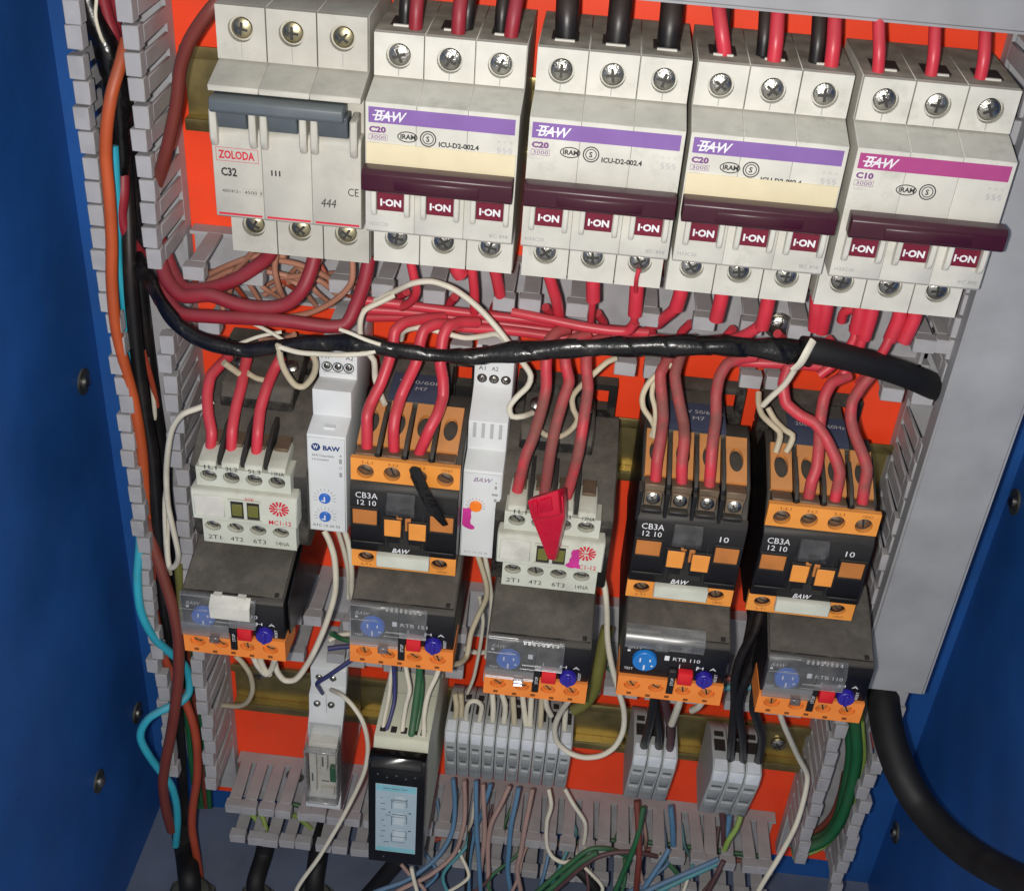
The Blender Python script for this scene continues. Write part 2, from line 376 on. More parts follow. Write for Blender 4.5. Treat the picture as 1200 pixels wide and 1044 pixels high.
# ------------------------------------------------------------------ slotted wiring ducts, 30 x 40 mm, fingers every 10 mm
FW = 9.0
def finger_fn(wd=FW):
    def fn(m):
        # neck and hooked head; wall outer face at t = 0, inside towards +t; along = u
        h, nk = wd/2, wd/2 - 1.1
        m.box(-nk, nk, 7, 34, 0, 1.5)
        m.box(-h, h, 34.05, 40, 0, 6.2)
    return fn
def duct(label, axis, a0, a1, c0, c1, lo_list, hi_list, lo_up=7.0):
    """axis 'v': runs in z between a0, a1 with walls at x = c0, c1; axis 'h': runs in x with walls at z = c0, c1"""
    t = thing('wiring_duct', label, 'wiring duct', (c0, 0, a0) if axis == 'v' else (a0, 0, c0))
    L = a1 - a0; Wd = c1 - c0
    def base(m):
        if axis == 'v':
            m.box(0, Wd, 0.3, 1.8, 0, L); m.box(0, 1.5, 1.81, 7.6, 0, L); m.box(Wd-1.5, Wd, 1.81, 7.6, 0, L)
        else:
            m.box(0, L, 0.3, 1.8, 0, Wd); m.box(0, L, 1.81, 7.6, 0, 1.5); m.box(0, L, 1.81, 7.6, Wd-1.5, Wd)
    part('channel_base', t, 'duct', base)
    H = math.pi/2
    for lst, far in ((lo_list, False), (hi_list, True)):
        for u in lst:
            tilt = random.gauss(0, 0.011) + (random.uniform(-0.07, 0.07) if random.random() < 0.06 else 0); shift = random.gauss(0, 0.25); tw = random.gauss(0, 0.02)
            f = part('finger', t, 'duct', finger_fn(), 'finger', bev=0.35)
            # mesh frame: x = along, -y = out, z = towards the inside of the duct
            if axis == 'h':
                f.location = W((u - a0 + shift, 0, Wd if far else 0)); f.rotation_euler = (tilt, 0, tw)
                if far: f.scale = (1, 1, -1)
            else:
                f.location = W((Wd if far else 0, 0, u - a0 + shift))
                f.rotation_euler = (tw, H, tilt)
                if far: f.scale = (1, 1, -1)
    return t
fr = lambda a, b, s=10: [a + s*i for i in range(int((b-a)/s)+1)]
duct('long upright grey slotted duct at the left, full of coloured cables', 'v', -405, 150, -55.5, -27.5,
     fr(-350, 145), [z for z in fr(-357, 145) if not (-68 < z < -41)])
duct('upright grey slotted duct at the right, mostly under a lid', 'v', -400, 150, 292, 322.5, [z for z in fr(-362, 80) if not (-88 < z < -52)], fr(-395, 80))
duct('level grey slotted duct under the top lid, above the breakers', 'h', -26, 297, 84, 114, [x for x in fr(-20, 290)], [])
hookx = lambda lst, y0, s: [at(x, y0 + s*(x-600), 40)[0] for x in lst]
duct('level grey slotted duct between breakers and contactors with many fingers cut out', 'h', -26, 297, -69, -38,
     hookx([242, 543, 571, 738, 765, 879, 906, 1047, 1076], 425, 0.115),
     hookx([228, 297, 395, 450, 508, 592, 619, 677, 762, 822, 880, 937, 1082, 1109], 362, 0.1))
duct('level grey slotted duct at the bottom with thin wires hanging over it', 'h', -26, 287, -405, -373, fr(-20, 285), fr(-21, 285))
duct('level grey slotted duct half hidden behind the overload relays', 'h', -26, 297, -255, -224, [x for x in fr(-20, 290) if x not in (30, 110, 230)], [x for x in fr(-20, 290) if x not in (10, 40, 110, 170, 180, 240)])
def lid(label, x0, x1, z0, z1, dd=40.3):
    t = thing('duct_cover', label, 'duct cover', (x0, dd, z0))
    part('cover_face', t, 'duct_lid', lambda m: m.box(0, x1-x0, 0, 1.8, 0, z1-z0), bev=0.5)
    if x1-x0 < 60:
        part('cover_lip', t, 'duct_lid', lambda m: m.box(-0.9, 0.4, -8, 1.2, 0.2, z1-z0-0.2))
        part('cover_lip', t, 'duct_lid', lambda m: m.box(x1-x0-0.4, x1-x0+0.9, -8, 1.2, 0.2, z1-z0-0.2))
    else:
        part('cover_lip', t, 'duct_lid', lambda m: m.box(0.2, x1-x0-0.2, -4, 1.2, -0.9, 0.4))
lid('grey smooth lid closing the right upright duct', 294.2, 325.4, -223, 82, 46.0)
lid('grey smooth lid of the top duct at the upper right edge', -20, 330, 83.6, 114.6)

# ------------------------------------------------------------------ mounting rails
def rail(label, z, x0, x1):
    t = thing('mounting_rail', label, 'rail', (x0, 0, z))
    L = x1 - x0
    def web(m):
        m.box(0, L, 0.4, 1.4, -12.6, -3.1); m.box(0, L, 0.4, 1.4, 3.1, 12.6)
        x = 0.0
        while x < L:
            m.box(x, min(x+44, L), 0.4, 1.4, -3.1, 3.1); x += 59
    part('web', t, 'rail_metal', web)
    for s in (-1, 1):
        part('side', t, 'rail_metal', lambda m: m.box(0, L, 1.41, 6.5, min(s*12.5, s*13.5), max(s*12.5, s*13.5)), bev=0.2)
        part('flange', t, 'rail_metal', lambda m: m.box(0, L, 6.51, 7.7, min(s*12.3, s*17.5), max(s*12.3, s*17.5)), bev=0.6, seg=2)
    return t
rail('brass coloured mounting rail behind the breakers', 24, -24, 296)
rail('brass coloured mounting rail behind the contactors', -128, -22, 296)
r3 = rail('brass coloured mounting rail carrying the terminal blocks, lowest of the three', -313, -25, 292)
p = at(912, 873, 3); screw(r3, p[0]+25, 3, p[2]+313, 4.2, 'zinc')
p = at(303, 790, 3); screw(r3, p[0]+25, 3, p[2]+313, 4.2, 'zinc')

# ------------------------------------------------------------------ circuit breakers
PW = 18.0
def shoulder(m, d0, z0, z1, zs, r=4.6, x0=0.25, x1=PW-0.25, t=2.6):
    m.holed([(x0, z0), (x1, z0), (x1, z1), (x0, z1)], [(PW/2, zs, r, r)], lambda u, q, k: (u, d0 + k, q), t)
def breaker(i, x0, label, band, rating, inkm, cream, bar_shift=0.0):
    t = thing('circuit_breaker', label, 'circuit breaker', (x0, 0, 0), 'circuit breakers in the top row')
    prof = [(8, -20.3), (51.4, -20.3), (51.4, -1.2), (68.5, -1.2), (70, 0), (70, 48), (51.4, 52), (51.4, 67.3), (8, 67.3)]
    for k in range(3):
        def pole(m):
            m.prism(prof, 0.05, PW-0.05); m.bevel(0.18)
            for f_ in m.bm.faces:
                if f_.normal.z > 0.9 and f_.calc_center_median().z > 66*U: f_.material_index = 1
            shoulder(m, 51.4, 52.2, 67.3, 59.6); shoulder(m, 51.4, -20.3, -1.25, -10.2)
        b = part('pole', t, ['white_plastic', 'dust_film'], pole, 'baw_pole', (k*PW, 0, 0))
        screw(b, 9, 53.0, 59.6, 3.9); screw(b, 9, 53.0, -10.2, 3.9)
        part('key_slot', b, 'ink_grey', lambda m: m.box(8.85, 9.15, 54, 54.05, 52.6, 55.2), 'baw_ks1')
        part('wire_entry', b, 'slot_dark', lambda m: m.box(4.2, 13.8, 33, 44, 67.3, 67.6), 'baw_entry')
        part('entry_rim', b, 'white_plastic', lambda m: m.box(5.5, 12.5, 44.1, 45.2, 67.3, 68.0), 'baw_rim')
        part('window', t, 'maroon_window', lambda m: m.box(4.6, 14.4, 69.9, 71.2, 8.6, 15.6), 'baw_win', (k*PW, 0, 0), bev=0.2)
        text(t, 'I·ON', 2.5, 5.6+k*PW, 71.2, 10.6, 'ink_white', bold=0.06, width=7.6)
        for a in (2.6, 14.6):
            part('cheek', t, 'white_plastic', lambda m: m.prism([(69.9, 6.2), (72.6, 7.2), (73.6, 10), (73.6, 18.6), (69.9, 19.5)], 0, 1.9), 'baw_cheek', (a+k*PW, 0, 0), bev=0.35)
        part('toggle', t, 'maroon', lambda m: m.prism([(69.9, 15.7), (72.2, 15.7), (75.0, 22), (69.9, 24.5)], 4.7, 14.3), 'baw_tog', (k*PW, 0, 0), bev=0.3)
    h = part('handle_bar', t, 'maroon', lambda m: m.prism([(72.0, 18.8), (78.4, 18.6), (79.6, 19.6), (79.6, 25.6), (78.0, 26.9), (72.0, 26.6)], 0.2, 53.6), 'baw_bar', (bar_shift, 0, 0), bev=0.45, seg=2)
    part('grip', h, 'maroon', lambda m: m.prism([(79.5, 20.2), (80.2, 20.6), (80.2, 23.8), (79.5, 24.4)], 12, 42), 'baw_grip', bev=0.2)
    lb = part('brand_band', t, band, lambda m: m.box(1.2, 52.6, 70.0, 70.08, 40.8, 46.4), ('band', band))
    text(lb, 'BAW', 3.6, 3.0, 70.08, 41.7, 'ink_white', bold=0.02, shear=0.35, width=11.5)
    part('logo_stroke', lb, 'ink_white', lambda m: m.box(2.6, 11.5, 70.1, 70.16, 43.3, 43.75), 'logo_stroke')
    part('logo_stroke', lb, 'ink_white', lambda m: m.box(3.4, 7.0, 70.1, 70.16, 45.0, 45.4), 'logo_stroke2')
    text(t, rating, 2.0, 1.4, 70, 37.4, inkm, bold=0.07, width=6.0)
    text(t, '3000', 1.3, 1.8, 70, 35.0, inkm, width=5.4)
    part('rating_box', t, inkm, lambda m: m.ring(4.5, 35.6, 4.2, 1.5, 0.12, 70, 70.07, 4) if False else (m.box(1.3, 7.9, 70, 70.07, 36.55, 36.66), m.box(1.3, 7.9, 70, 70.07, 34.6, 34.71), m.box(1.3, 1.4, 70, 70.07, 34.7, 36.55), m.box(7.8, 7.9, 70, 70.07, 34.7, 36.55)), ('rbox', inkm))
    text(t, '400V~', 1.0, 1.4, 70, 33.0, 'ink_pale', width=4.4)
    dx = 4.5 if rating == 'C10' else 0
    dz = -2.0 if rating == 'C10' else 0
    part('approval_mark', t, 'ink_black', lambda m: (m.ring(15.0, 36.6, 3.6, 2.0, 0.35, 70, 70.07), m.ring(22.3, 36.6, 2.9, 2.9, 0.4, 70, 70.07), m.ring(22.3, 36.6, 2.0, 2.0, 0.3, 70, 70.07)), 'baw_marks', (dx, 0, dz))
    text(t, 'IRAM', 1.7, 12.4+dx, 70, 35.8+dz, 'ink_black', bold=0.05, width=5.4)
    text(t, 'S', 1.9, 21.6+dx, 70, 35.6+dz, 'ink_black', bold=0.04)
    if rating != 'C10': text(t, 'ICU-D2-002.4', 1.75, 26.0, 70, 32.6 if rating == 'C20' and i == 3 else 34.2, 'ink_black', bold=0.05, width=14.2)
    text(t, '* * *', 1.6, 46.6, 70, 36.9, 'ink_pale', width=5.4); text(t, '§§§', 1.8, 46.4, 70, 34.4, 'ink_pale', width=5.6)
    text(t, 'H33'+rating, 1.35, 1.4, 70, 2.0, 'ink_grey', width=6.8); text(t, 'IEC 898', 1.35, 45.5, 70, 1.6, 'ink_grey', width=6.8)
    if cream:
        part('cream_sticker', t, 'cream', lambda m: m.box(0.5, 53.4, 70.0, 70.5, 24, 33.6), 'baw_cream', bev=0.1)
    return t
breaker(1, 62.2, 'white three-pole breaker with cream strip, purple band, beside the breaker with grey handles', 'band_purple', 'C20', 'ink_purple', True)
breaker(2, 119.5, 'white three-pole breaker, purple band, no cream strip, thick black cables on top', 'band_purple', 'C20', 'ink_purple', False)
breaker(3, 175.2, 'white three-pole breaker, cream strip half covering its printed number, beside magenta-banded breaker', 'band_purple', 'C20', 'ink_purple', True)
breaker(4, 232.0, 'white three-pole breaker with magenta band at the right end', 'band_magenta', 'C10', 'ink_purple', False, 1.4)

t = thing('circuit_breaker', 'white three-pole breaker with grey handles and red lettering at the left end', 'circuit breaker', (6.7, 0, 0), 'circuit breakers in the top row')
zprof = [(8, -22), (51, -22), (51, -1), (68.5, -1), (70, 0), (70, 30.5), (68.8, 33.5), (63.5, 34), (63.5, 46), (70, 46.6), (70, 48.8), (53.4, 53.5), (53.4, 72.4), (8, 72.4)]
for k in range(3):
    def pole(m):
        m.prism(zprof, 0.06, PW-0.06); m.bevel(0.22)
        shoulder(m, 53.4, 53.7, 72.4, 64.5); shoulder(m, 51, -22, -1.2, -10.8)
    b = part('pole', t, 'white_aged', pole, 'zol_pole', (k*PW, 0, 0))
    screw(b, 9, 54.8, 64.5, 3.7, 'brass_zinc'); screw(b, 9, 52.6, -10.8, 3.7, 'brass_zinc')
    part('key_slot', b, 'ink_grey', lambda m: m.box(8.9, 9.15, 56, 56.05, 54.5, 59.5), 'zol_ks')
    part('toggle', t, 'toggle_grey', lambda m: m.prism([(63.6, 33.8), (70.4, 33.8), (72.6, 42), (63.6, 42)], 3.0, 13.6), 'zol_tog', (k*PW, 0, 0), bev=0.4)
    for a in (0.4, 14.4):
        part('cheek', t, 'white_aged', lambda m: m.prism([(64, 26.4), (71.6, 27.4), (73.0, 31), (72.4, 41), (64, 42)], 0, 2.6), 'zol_cheek', (a+k*PW, 0, 0), bev=0.5)
    part('red_line', t, 'ink_red', lambda m: m.box(1, 17.2, 70, 70.08, 0.5, 1.3), 'zol_line', (k*PW, 0, 0))
part('handle_bar', t, 'toggle_grey', lambda m: m.prism([(66, 40.6), (74.4, 40.6), (75.4, 41.8), (75.2, 45.0), (74.0, 46.0), (66, 45.8)], 1.6, 48.6), bev=0.5, seg=2)
text(t, 'ZOLODA', 2.9, 2.4, 70, 22.4, 'ink_red', bold=0.05, width=13.2)
part('brand_frame', t, 'ink_red', lambda m: (m.box(1.4, 16.8, 70, 70.06, 26.3, 26.45), m.box(1.4, 16.8, 70, 70.06, 21.3, 21.45), m.box(1.4, 1.55, 70, 70.06, 21.45, 26.3), m.box(16.65, 16.8, 70, 70.06, 21.45, 26.3)))
text(t, 'C32', 3.0, 2.8, 70, 15.8, 'ink_black', bold=0.05, width=5.8)
text(t, 'III', 2.2, 20.8, 70, 17.3, 'ink_black', width=3.4)
text(t, '400/415~', 1.3, 2.8, 70, 9.3, 'ink_black', width=7)
text(t, '4500 3', 1.3, 11.0, 70, 9.3, 'ink_black', width=6.4)
part('rating_box', t, 'ink_grey', lambda m: (m.box(10.4, 17.8, 70, 70.06, 11.2, 11.3), m.box(10.4, 17.8, 70, 70.06, 8.8, 8.9), m.box(10.4, 10.5, 70, 70.06, 8.9, 11.2), m.box(17.7, 17.8, 70, 70.06, 8.9, 11.2)))
text(t, 'CE', 3.0, 49.0, 70, 12.4, 'ink_black', width=3.9)
text(t, '444', 3.4, 39.0, 70, 7.2, 'ink_black', width=5.6, shear=0.2)
for xx, ww, zz in ((10, 9, 28.4), (28, 8, 29.0), (46, 7, 29.4)):
    part('grip_mark', t, 'ink_pale', lambda m: m.box(0, ww, 70, 70.05, 0, 0.25), None, (xx, 0, zz))

# ------------------------------------------------------------------ contactors
def rect(o, a, b, d):
    """local x0, x1, z0, z1 of a face whose upper left and lower right corners are seen at a and b"""
    p, q = at(a[0], a[1], d), at(b[0], b[1], d)
    return p[0]-o[0], q[0]-o[0], q[2]-o[2], p[2]-o[2]
O5 = (226.7, 0, -152.0)
def base_ears(m, w, ztop):
    # mounting foot with an open slot at each upper corner
    m.box(0.5, 34.5, 8, 19, ztop-17, ztop); m.box(w-3.6, w-0.2, 8, 15, ztop-18, ztop)
    m.box(34.51, w-3.61, 8, 15, ztop-3, ztop); m.box(34.51, w-3.61, 8, 15, ztop-18, ztop-13)
def orange_contactor(x0, z0, label, strip=True, coil=('220V 50/60Hz', 'M7'), number=True, blk=False):
    t = thing('contactor', label, 'contactor', (x0, 0, z0), 'contactors in the middle row')
    w = 45.0
    body = [(8, -3), (74, -3), (78, 0.3), (80.5, 0.3), (80.5, 44.5), (72, 55.2), (50, 62.5), (38, 63.0), (30, 50), (8, 48)]
    part('housing', t, 'black_plastic', lambda m: m.prism(body, 0.3, w-0.3), 'cb_body', bev=0.5)
    part('mounting_foot', t, 'dusty_black', lambda m: base_ears(m, w, 66.5), 'cb_foot')
    part('coil', t, 'dusty_black', lambda m: m.prism([(20, 58), (50.5, 58), (50.5, 64.4), (47, 66.2), (20, 67.0)], 3.5, w-10.5), 'cb_coil', bev=0.6)
    a = math.atan2(0.8, 27)
    cl = part('coil_label', t, 'coil_blue', lambda m: m.prism([(31, 66.75), (47, 66.25), (49.8, 65.0), (49.8, 65.5), (47, 66.7), (31, 67.2)], 9.5, w-11), 'cb_clab')
    text(cl, coil[0], 2.5, 12.5, 38.8, 67.1, 'ink_pale', width=21, rot=(math.radians(-88), 0, 0))
    text(cl, coil[1], 2.5, 20, 43.6, 66.95, 'ink_pale', width=5, rot=(math.radians(-88), 0, 0))
    # upper terminals: sloping orange wells with a round hole, black fins between them
    sl = lambda u, q, k: (u, 52 + 21*q + k*0.33, 64.2 - 8.2*q + k*0.94)
    for k in range(4):
        xa = 1.2 + 10.9*k
        part('terminal_well', t, ['orange_dusty'], lambda m: m.holed([(0, 0), (8.6, 0), (8.6, 1), (0, 1)], [(4.3, 0.50, 2.9, 0.26)], sl, 2.2), 'cb_well', (xa, 0, 0))
        part('terminal_ledge', t, 'clamp_metal', lambda m: m.prism([(72, 53), (80.0, 53), (80.0, 57.4), (73.2, 57.0)], 0.3, 8.4), 'cb_ledge', (xa, 0, 0), bev=0.3)
        if k: part('barrier', t, 'black_plastic', lambda m: m.prism([(58, 58), (80.4, 54), (80.4, 58.6), (74, 62.0), (60, 65.6)], 0, 1.7), 'cb_fin', (xa-2.05, 0, 0), bev=0.25)
    if strip:
        us = part('upper_strip', t, 'orange_plastic', lambda m: m.holed([(0.2, 45.6), (w-0.2, 45.6), (w-0.2, 56.4), (0.2, 56.4)], [(6.2+10.9*k, 50.2, 3.5, 3.5) for k in range(4)], lambda u, q, k: (u, 79.9 + k, q), 2.4), 'cb_us')
        for k in range(4):
            screw(us, 6.2+10.9*k, 79.8, 50.2, 3.1, 'clamp_metal', slot='line')
            text(us, ('1-L1', '3-L2', '5-L3', '13NO')[k], 1.3, 4.4+10.9*k, 82.3, 54.1, 'ink_brown', width=4.2)
    else:
        for k in range(4):
            xa = 1.2 + 10.9*k
            part('clamp_plate', t, 'clamp_metal', lambda m: m.box(0.6, 7.8, 78, 80.9, 47.6, 54.5), 'cb_cp', (xa, 0, 0), bev=0.3)
            screw(t, xa+4.2, 81.2, 51.3, 2.9, 'zinc')
            part('clamp_box', t, 'black_plastic', lambda m: m.box(0.2, 8.2, 76, 82.2, 41.2, 46.4), 'cb_cb', (xa, 0, 0), bev=0.5)
            part('barrier', t, 'black_plastic', lambda m: m.box(0, 1.5, 76, 83.0, 41, 56), 'cb_fin2', (xa-1.9, 0, 0), bev=0.2)
    # front panel
    part('front_panel', t, 'black_plastic', lambda m: m.prism([(80.2, 9.8), (83.4, 9.8), (84.0, 10.6), (84.0, 41.6), (82.4, 44.6), (80.2, 45.2)], 0.15, w-0.15), 'cb_front', bev=0.35)
    text(t, 'CB3A', 2.9, 2.2, 84, 38.0, 'ink_white', width=9.2); text(t, '12 10', 2.6, 2.4, 84, 34.4, 'ink_white', width=7.8)
    if number: text(t, '10', 2.7, 33.6, 84, 35.2, 'ink_white', width=3.6)
    for nm, a, b in (('amber_window', (892.7, 647.4), (918, 668)), ('amber_window', (986, 656.7), (1009, 678)), ('amber_slider', (929, 660), (944, 681)), ('amber_slider', (958, 665), (973.5, 686))):
        r = rect(O5, a, b, 84)
        q = part(nm, t, 'amber' if nm == 'amber_window' else 'orange_plastic', lambda m: m.box(r[0], r[1], 83.9, 84.5 if nm == 'amber_window' else 85.2, r[2], r[3]), ('cb', nm, a), bev=0.2)
        part('window_frame', q, 'black_plastic', lambda m: (m.box(r[0]-0.7, r[1]+0.7, 83.95, 85.0, r[3], r[3]+0.7), m.box(r[0]-0.7, r[1]+0.7, 83.95, 85.0, r[2]-0.7, r[2]), m.box(r[0]-0.7, r[0], 83.95, 85.0, r[2], r[3]), m.box(r[1], r[1]+0.7, 83.95, 85.0, r[2], r[3])), ('cbf', nm, a))
    part('slider_link', t, 'amber', lambda m: (m.box(19.6, 22.0, 83.9, 85.0, 23, 30.6), m.box(23.2, 25.6, 83.9, 85.0, 23.6, 30.2), m.box(16.0, 19.5, 83.9, 84.7, 26.4, 28.4), m.box(25.7, 29.0, 83.9, 84.7, 25.2, 27.4)), 'cb_link', bev=0.2)
    part('slider_slot', t, 'slot_dark', lambda m: (m.box(20.9, 24.6, 84.0, 84.1, 16, 26), m.box(16.6, 29.6, 84.0, 84.06, 13.5, 16)), 'cb_slot')
    part('smoked_hood', t, 'clear_smoke', lambda m: m.prism([(84.1, 31.6), (87.0, 32.4), (87.0, 37.6), (84.1, 42.5)], 15.2, 27.4), 'cb_hood', bev=0.4)
    part('panel_groove', t, 'slot_dark', lambda m: (m.box(0.3, w-0.3, 84.0, 84.05, 41.0, 41.5), m.box(15.0, 15.4, 84.0, 84.05, 13, 33), m.box(30.4, 30.8, 84.0, 84.05, 13, 33)), 'cb_groove')
    part('panel_rib', t, 'black_plastic', lambda m: (m.box(1.0, 14, 84.0, 84.7, 14.6, 15.6), m.box(31.5, 44, 84.0, 84.7, 12.6, 13.6), m.box(20.4, 25.2, 84.0, 86.0, 31.0, 33.2)), 'cb_rib', bev=0.2)
    text(t, 'BAW', 2.3, 17.6, 84, 10.8, 'ink_white', shear=0.35, bold=0.02, width=7.6)
    part('name_plate', t, 'contactor_white', lambda m: m.prism([(82.3, 3.4), (85.6, 3.4), (86.2, 4.2), (86.0, 9.6), (84.8, 10.4), (82.3, 10.4)], 11.4, 33.8), 'cb_plate', bev=0.25)
    ls = part('lower_strip', t, 'orange_plastic', lambda m: m.holed([(0.2, 0), (w-0.2, 0), (w-0.2, 9.7), (0.2, 9.7)], [(6.4, 5.3, 3.5, 2.8), (w-7.2, 5.3, 3.5, 2.8)], lambda u, q, k: (u, 79.9 + k, q), 2.4), 'cb_ls')
    for xx in (6.4, w-7.2): screw(ls, xx, 80.2, 5.4, 2.4, 'clamp_metal', slot='line')
    for k in range(4): text(ls, ('2-T1', '4-T2', '6-T3', '14NO')[k], 1.2, 4.0+10.9*k, 82.3, 0.9, 'ink_brown', width=4.2)
    return t
orange_contactor(58.0, -151.0, 'orange and black contactor with a black wedge stuck in it, between two white timers', True, ('V 50/60Hz', 'M7'), number=False)
orange_contactor(175.6, -151.4, 'orange and black contactor with its upper orange strip missing and screws bare', False, ('230V 50/60Hz', 'M7'))
orange_contactor(226.7, -152.0, 'orange and black contactor at the right end of the row', True, ('208V 50/60Hz', ''))

def white_contactor(x0, z0, label, tagged):
    """z0 is the lower edge of the lower terminals"""
    t = thing('contactor', label, 'contactor', (x0, 0, z0), 'contactors in the middle row')
    w = 45.0
    part('housing', t, 'dusty_black', lambda m: m.prism([(8, -4), (70, -4), (74, 0), (74, 36), (60, 44), (50, 50), (22, 54), (22, 46), (8, 46)], -2.2, w+2.4), 'mc_body', bev=0.6)
    part('mounting_foot', t, 'dusty_black', lambda m: base_ears(m, w, 66), 'mc_foot')
    part('coil', t, 'dusty_black', lambda m: m.prism([(20, 45), (48, 45), (48, 55), (44, 60), (20, 62)], 4.5, w-9), 'mc_coil', bev=0.8)
    part('coil_terminal', t, 'zinc', lambda m: m.cyl((10, 30, 61), (0, 0.5, 1), 3.0, 2.5, 14, dome=1), 'mc_ct')
    part('coil_terminal', t, 'zinc', lambda m: m.cyl((32, 30, 61), (0, 0.5, 1), 3.0, 2.5, 14, dome=1), 'mc_ct2')
    holes = [(7.4+9.6*k, 35.4, 3.6, 2.9) for k in range(4)]
    ut = part('upper_terminals', t, 'contactor_white', lambda m: (m.box(2.2, w-3, 62, 76.5, 30.2, 39.6), m.holed([(2.2, 30.2), (w-3, 30.2), (w-3, 39.6), (2.2, 39.6)], holes, lambda u, q, k: (u, 76.5 + k, q), 2.4)), 'mc_ut')
    for k in range(4):
        part('terminal_tooth', ut, 'contactor_white', lambda m: m.prism([(62, 39.7), (78.7, 39.7), (78.0, 42.2), (70, 44.6), (62, 44.6)], 0, 7.4), 'mc_tooth', (3.3+9.7*k, 0, 0), bev=0.35)
        part('clamp_plate', ut, 'clamp_metal', lambda m: m.box(0.8, 6.6, 60, 69.8, 44.65, 46.2), 'mc_clamp', (3.3+9.7*k, 0, 0), bev=0.2)
        screw(ut, 7.4+9.6*k, 76.6, 35.2, 2.9, 'zinc', slot='line')
        part('well_floor', ut, 'slot_dark', lambda m: m.cyl((0, 76.4, 0), (0, 1, 0), 3.5, 0.2, 20, 3.4), 'mc_wf', (7.4+9.6*k, 0, 35.4))
        text(ut, ('1L1', '3L2', '5L3', '13NA')[k], 2.0, 5.0+9.6*k, 79.0, 38.9, 'ink_black', width=5.2)
        if k: part('barrier', t, 'slot_dark', lambda m: m.prism([(55, 41), (77, 40), (77, 44), (64, 51.5), (55, 52)], 0, 1.6), 'mc_fin', (3.3+9.7*k-1.9, 0, 0))
    mid = part('middle_block', t, 'contactor_white', lambda m: m.prism([(74, 14.4), (82, 14.4), (82, 28.6), (81, 30.1), (74, 30.1)], 0, w), 'mc_mid', bev=0.5)
    part('name_plate', mid, 'white_plastic', lambda m: m.box(1.4, 14.2, 81.9, 82.7, 17, 27.6), 'mc_np', bev=0.3)
    part('contact_window', mid, 'slot_dark', lambda m: (m.box(16.8, 22.3, 82.0, 82.1, 17.0, 26.2), m.box(23.8, 29.0, 82.0, 82.1, 17.0, 26.2)), 'mc_cw')
    part('contact_slider', mid, 'wire_olive', lambda m: (m.box(17.4, 21.8, 82.1, 82.8, 18.6, 24.6), m.box(24.2, 28.6, 82.1, 82.8, 18.6, 24.6)), 'mc_cs', bev=0.2)
    part('slider_frame', mid, 'contactor_white', lambda m: (m.box(16.0, 29.8, 81.9, 82.9, 26.2, 27.2), m.box(16.0, 29.8, 81.9, 82.9, 16.2, 17.0), m.box(22.3, 23.8, 81.9, 82.6, 17.0, 26.2)), 'mc_sf', bev=0.2)
    def star(m):
        for k in range(14):
            a = 2*math.pi*k/14; r0 = 1.2 if k % 2 else 2.0; r1 = 4.2
            c, s_ = math.cos(a), math.sin(a)
            px, pz = -s_*0.33, c*0.33
            m.plate([(37.4+c*r0+px, 24+s_*r0*0.9+pz), (37.4+c*r1+px*1.6, 24+s_*r1*0.9+pz*1.6), (37.4+c*r1-px*1.6, 24+s_*r1*0.9-pz*1.6), (37.4+c*r0-px, 24+s_*r0*0.9-pz)], 82.0, 82.07)
        m.box(33.6, 41.2, 82.0, 82.06, 23.7, 24.2)
    part('star_emblem', mid, 'ink_red', star, 'mc_star')
    text(mid, 'MC1-12', 2.2, 32.6, 82, 15.6, 'ink_red', bold=0.02, width=9.6)
    text(mid, '30E', 1.4, 23.0, 82.9, 27.4, 'ink_red', width=4)
    lh = [(7.4+9.8*k, 8.9, 3.6, 2.6) for k in range(4)]
    lt = part('lower_terminals', t, 'contactor_white', lambda m: (m.box(3.0, w-1.6, 60, 76.5, 0, 14.2), m.holed([(3.0, 0), (w-1.6, 0), (w-1.6, 14.2), (3.0, 14.2)], lh, lambda u, q, k: (u, 76.5 + k, q), 2.4)), 'mc_lt')
    for k in range(4):
        screw(lt, 7.4+9.8*k, 76.6, 8.7, 2.9, 'zinc', slot='line')
        part('well_floor', lt, 'slot_dark', lambda m: m.cyl((0, 76.4, 0), (0, 1, 0), 3.5, 0.2, 20, 3.4), 'mc_wf', (7.4+9.8*k, 0, 8.9))
        text(lt, ('2T1', '4T2', '6T3', '14NA')[k], 2.2, 4.8+9.8*k, 78.9, 1.8, 'ink_black', width=5.6)
    part('clamp_row', t, 'clamp_metal', lambda m: (m.box(6, 12, 68, 74, -3.6, -0.4), m.box(16, 22, 68, 74, -3.6, -0.4), m.box(26, 32, 68, 74, -3.6, -0.4)), 'mc_row')
    if tagged:
        part('pink_marking', t, 'marker_pink', lambda m: m.plate([(29.2, 17.0), (30.4, 15.8), (32.2, 15.5), (33.6, 15.9), (35.4, 15.6), (35.8, 16.8), (34.9, 18.2), (35.1, 20.6), (34.5, 23.0), (34.7, 25.0), (33.4, 25.8), (31.8, 25.2), (31.2, 23.6), (31.6, 21.8), (30.8, 20.2), (30.9, 18.6)], 82.05, 82.15))
    return t
white_contactor(-9.8, -149.3, 'grey-white contactor with a red star emblem, at the left end of the row', False)
white_contactor(119.6, -155.4, 'grey-white contactor half hidden by a red plastic tag', True)

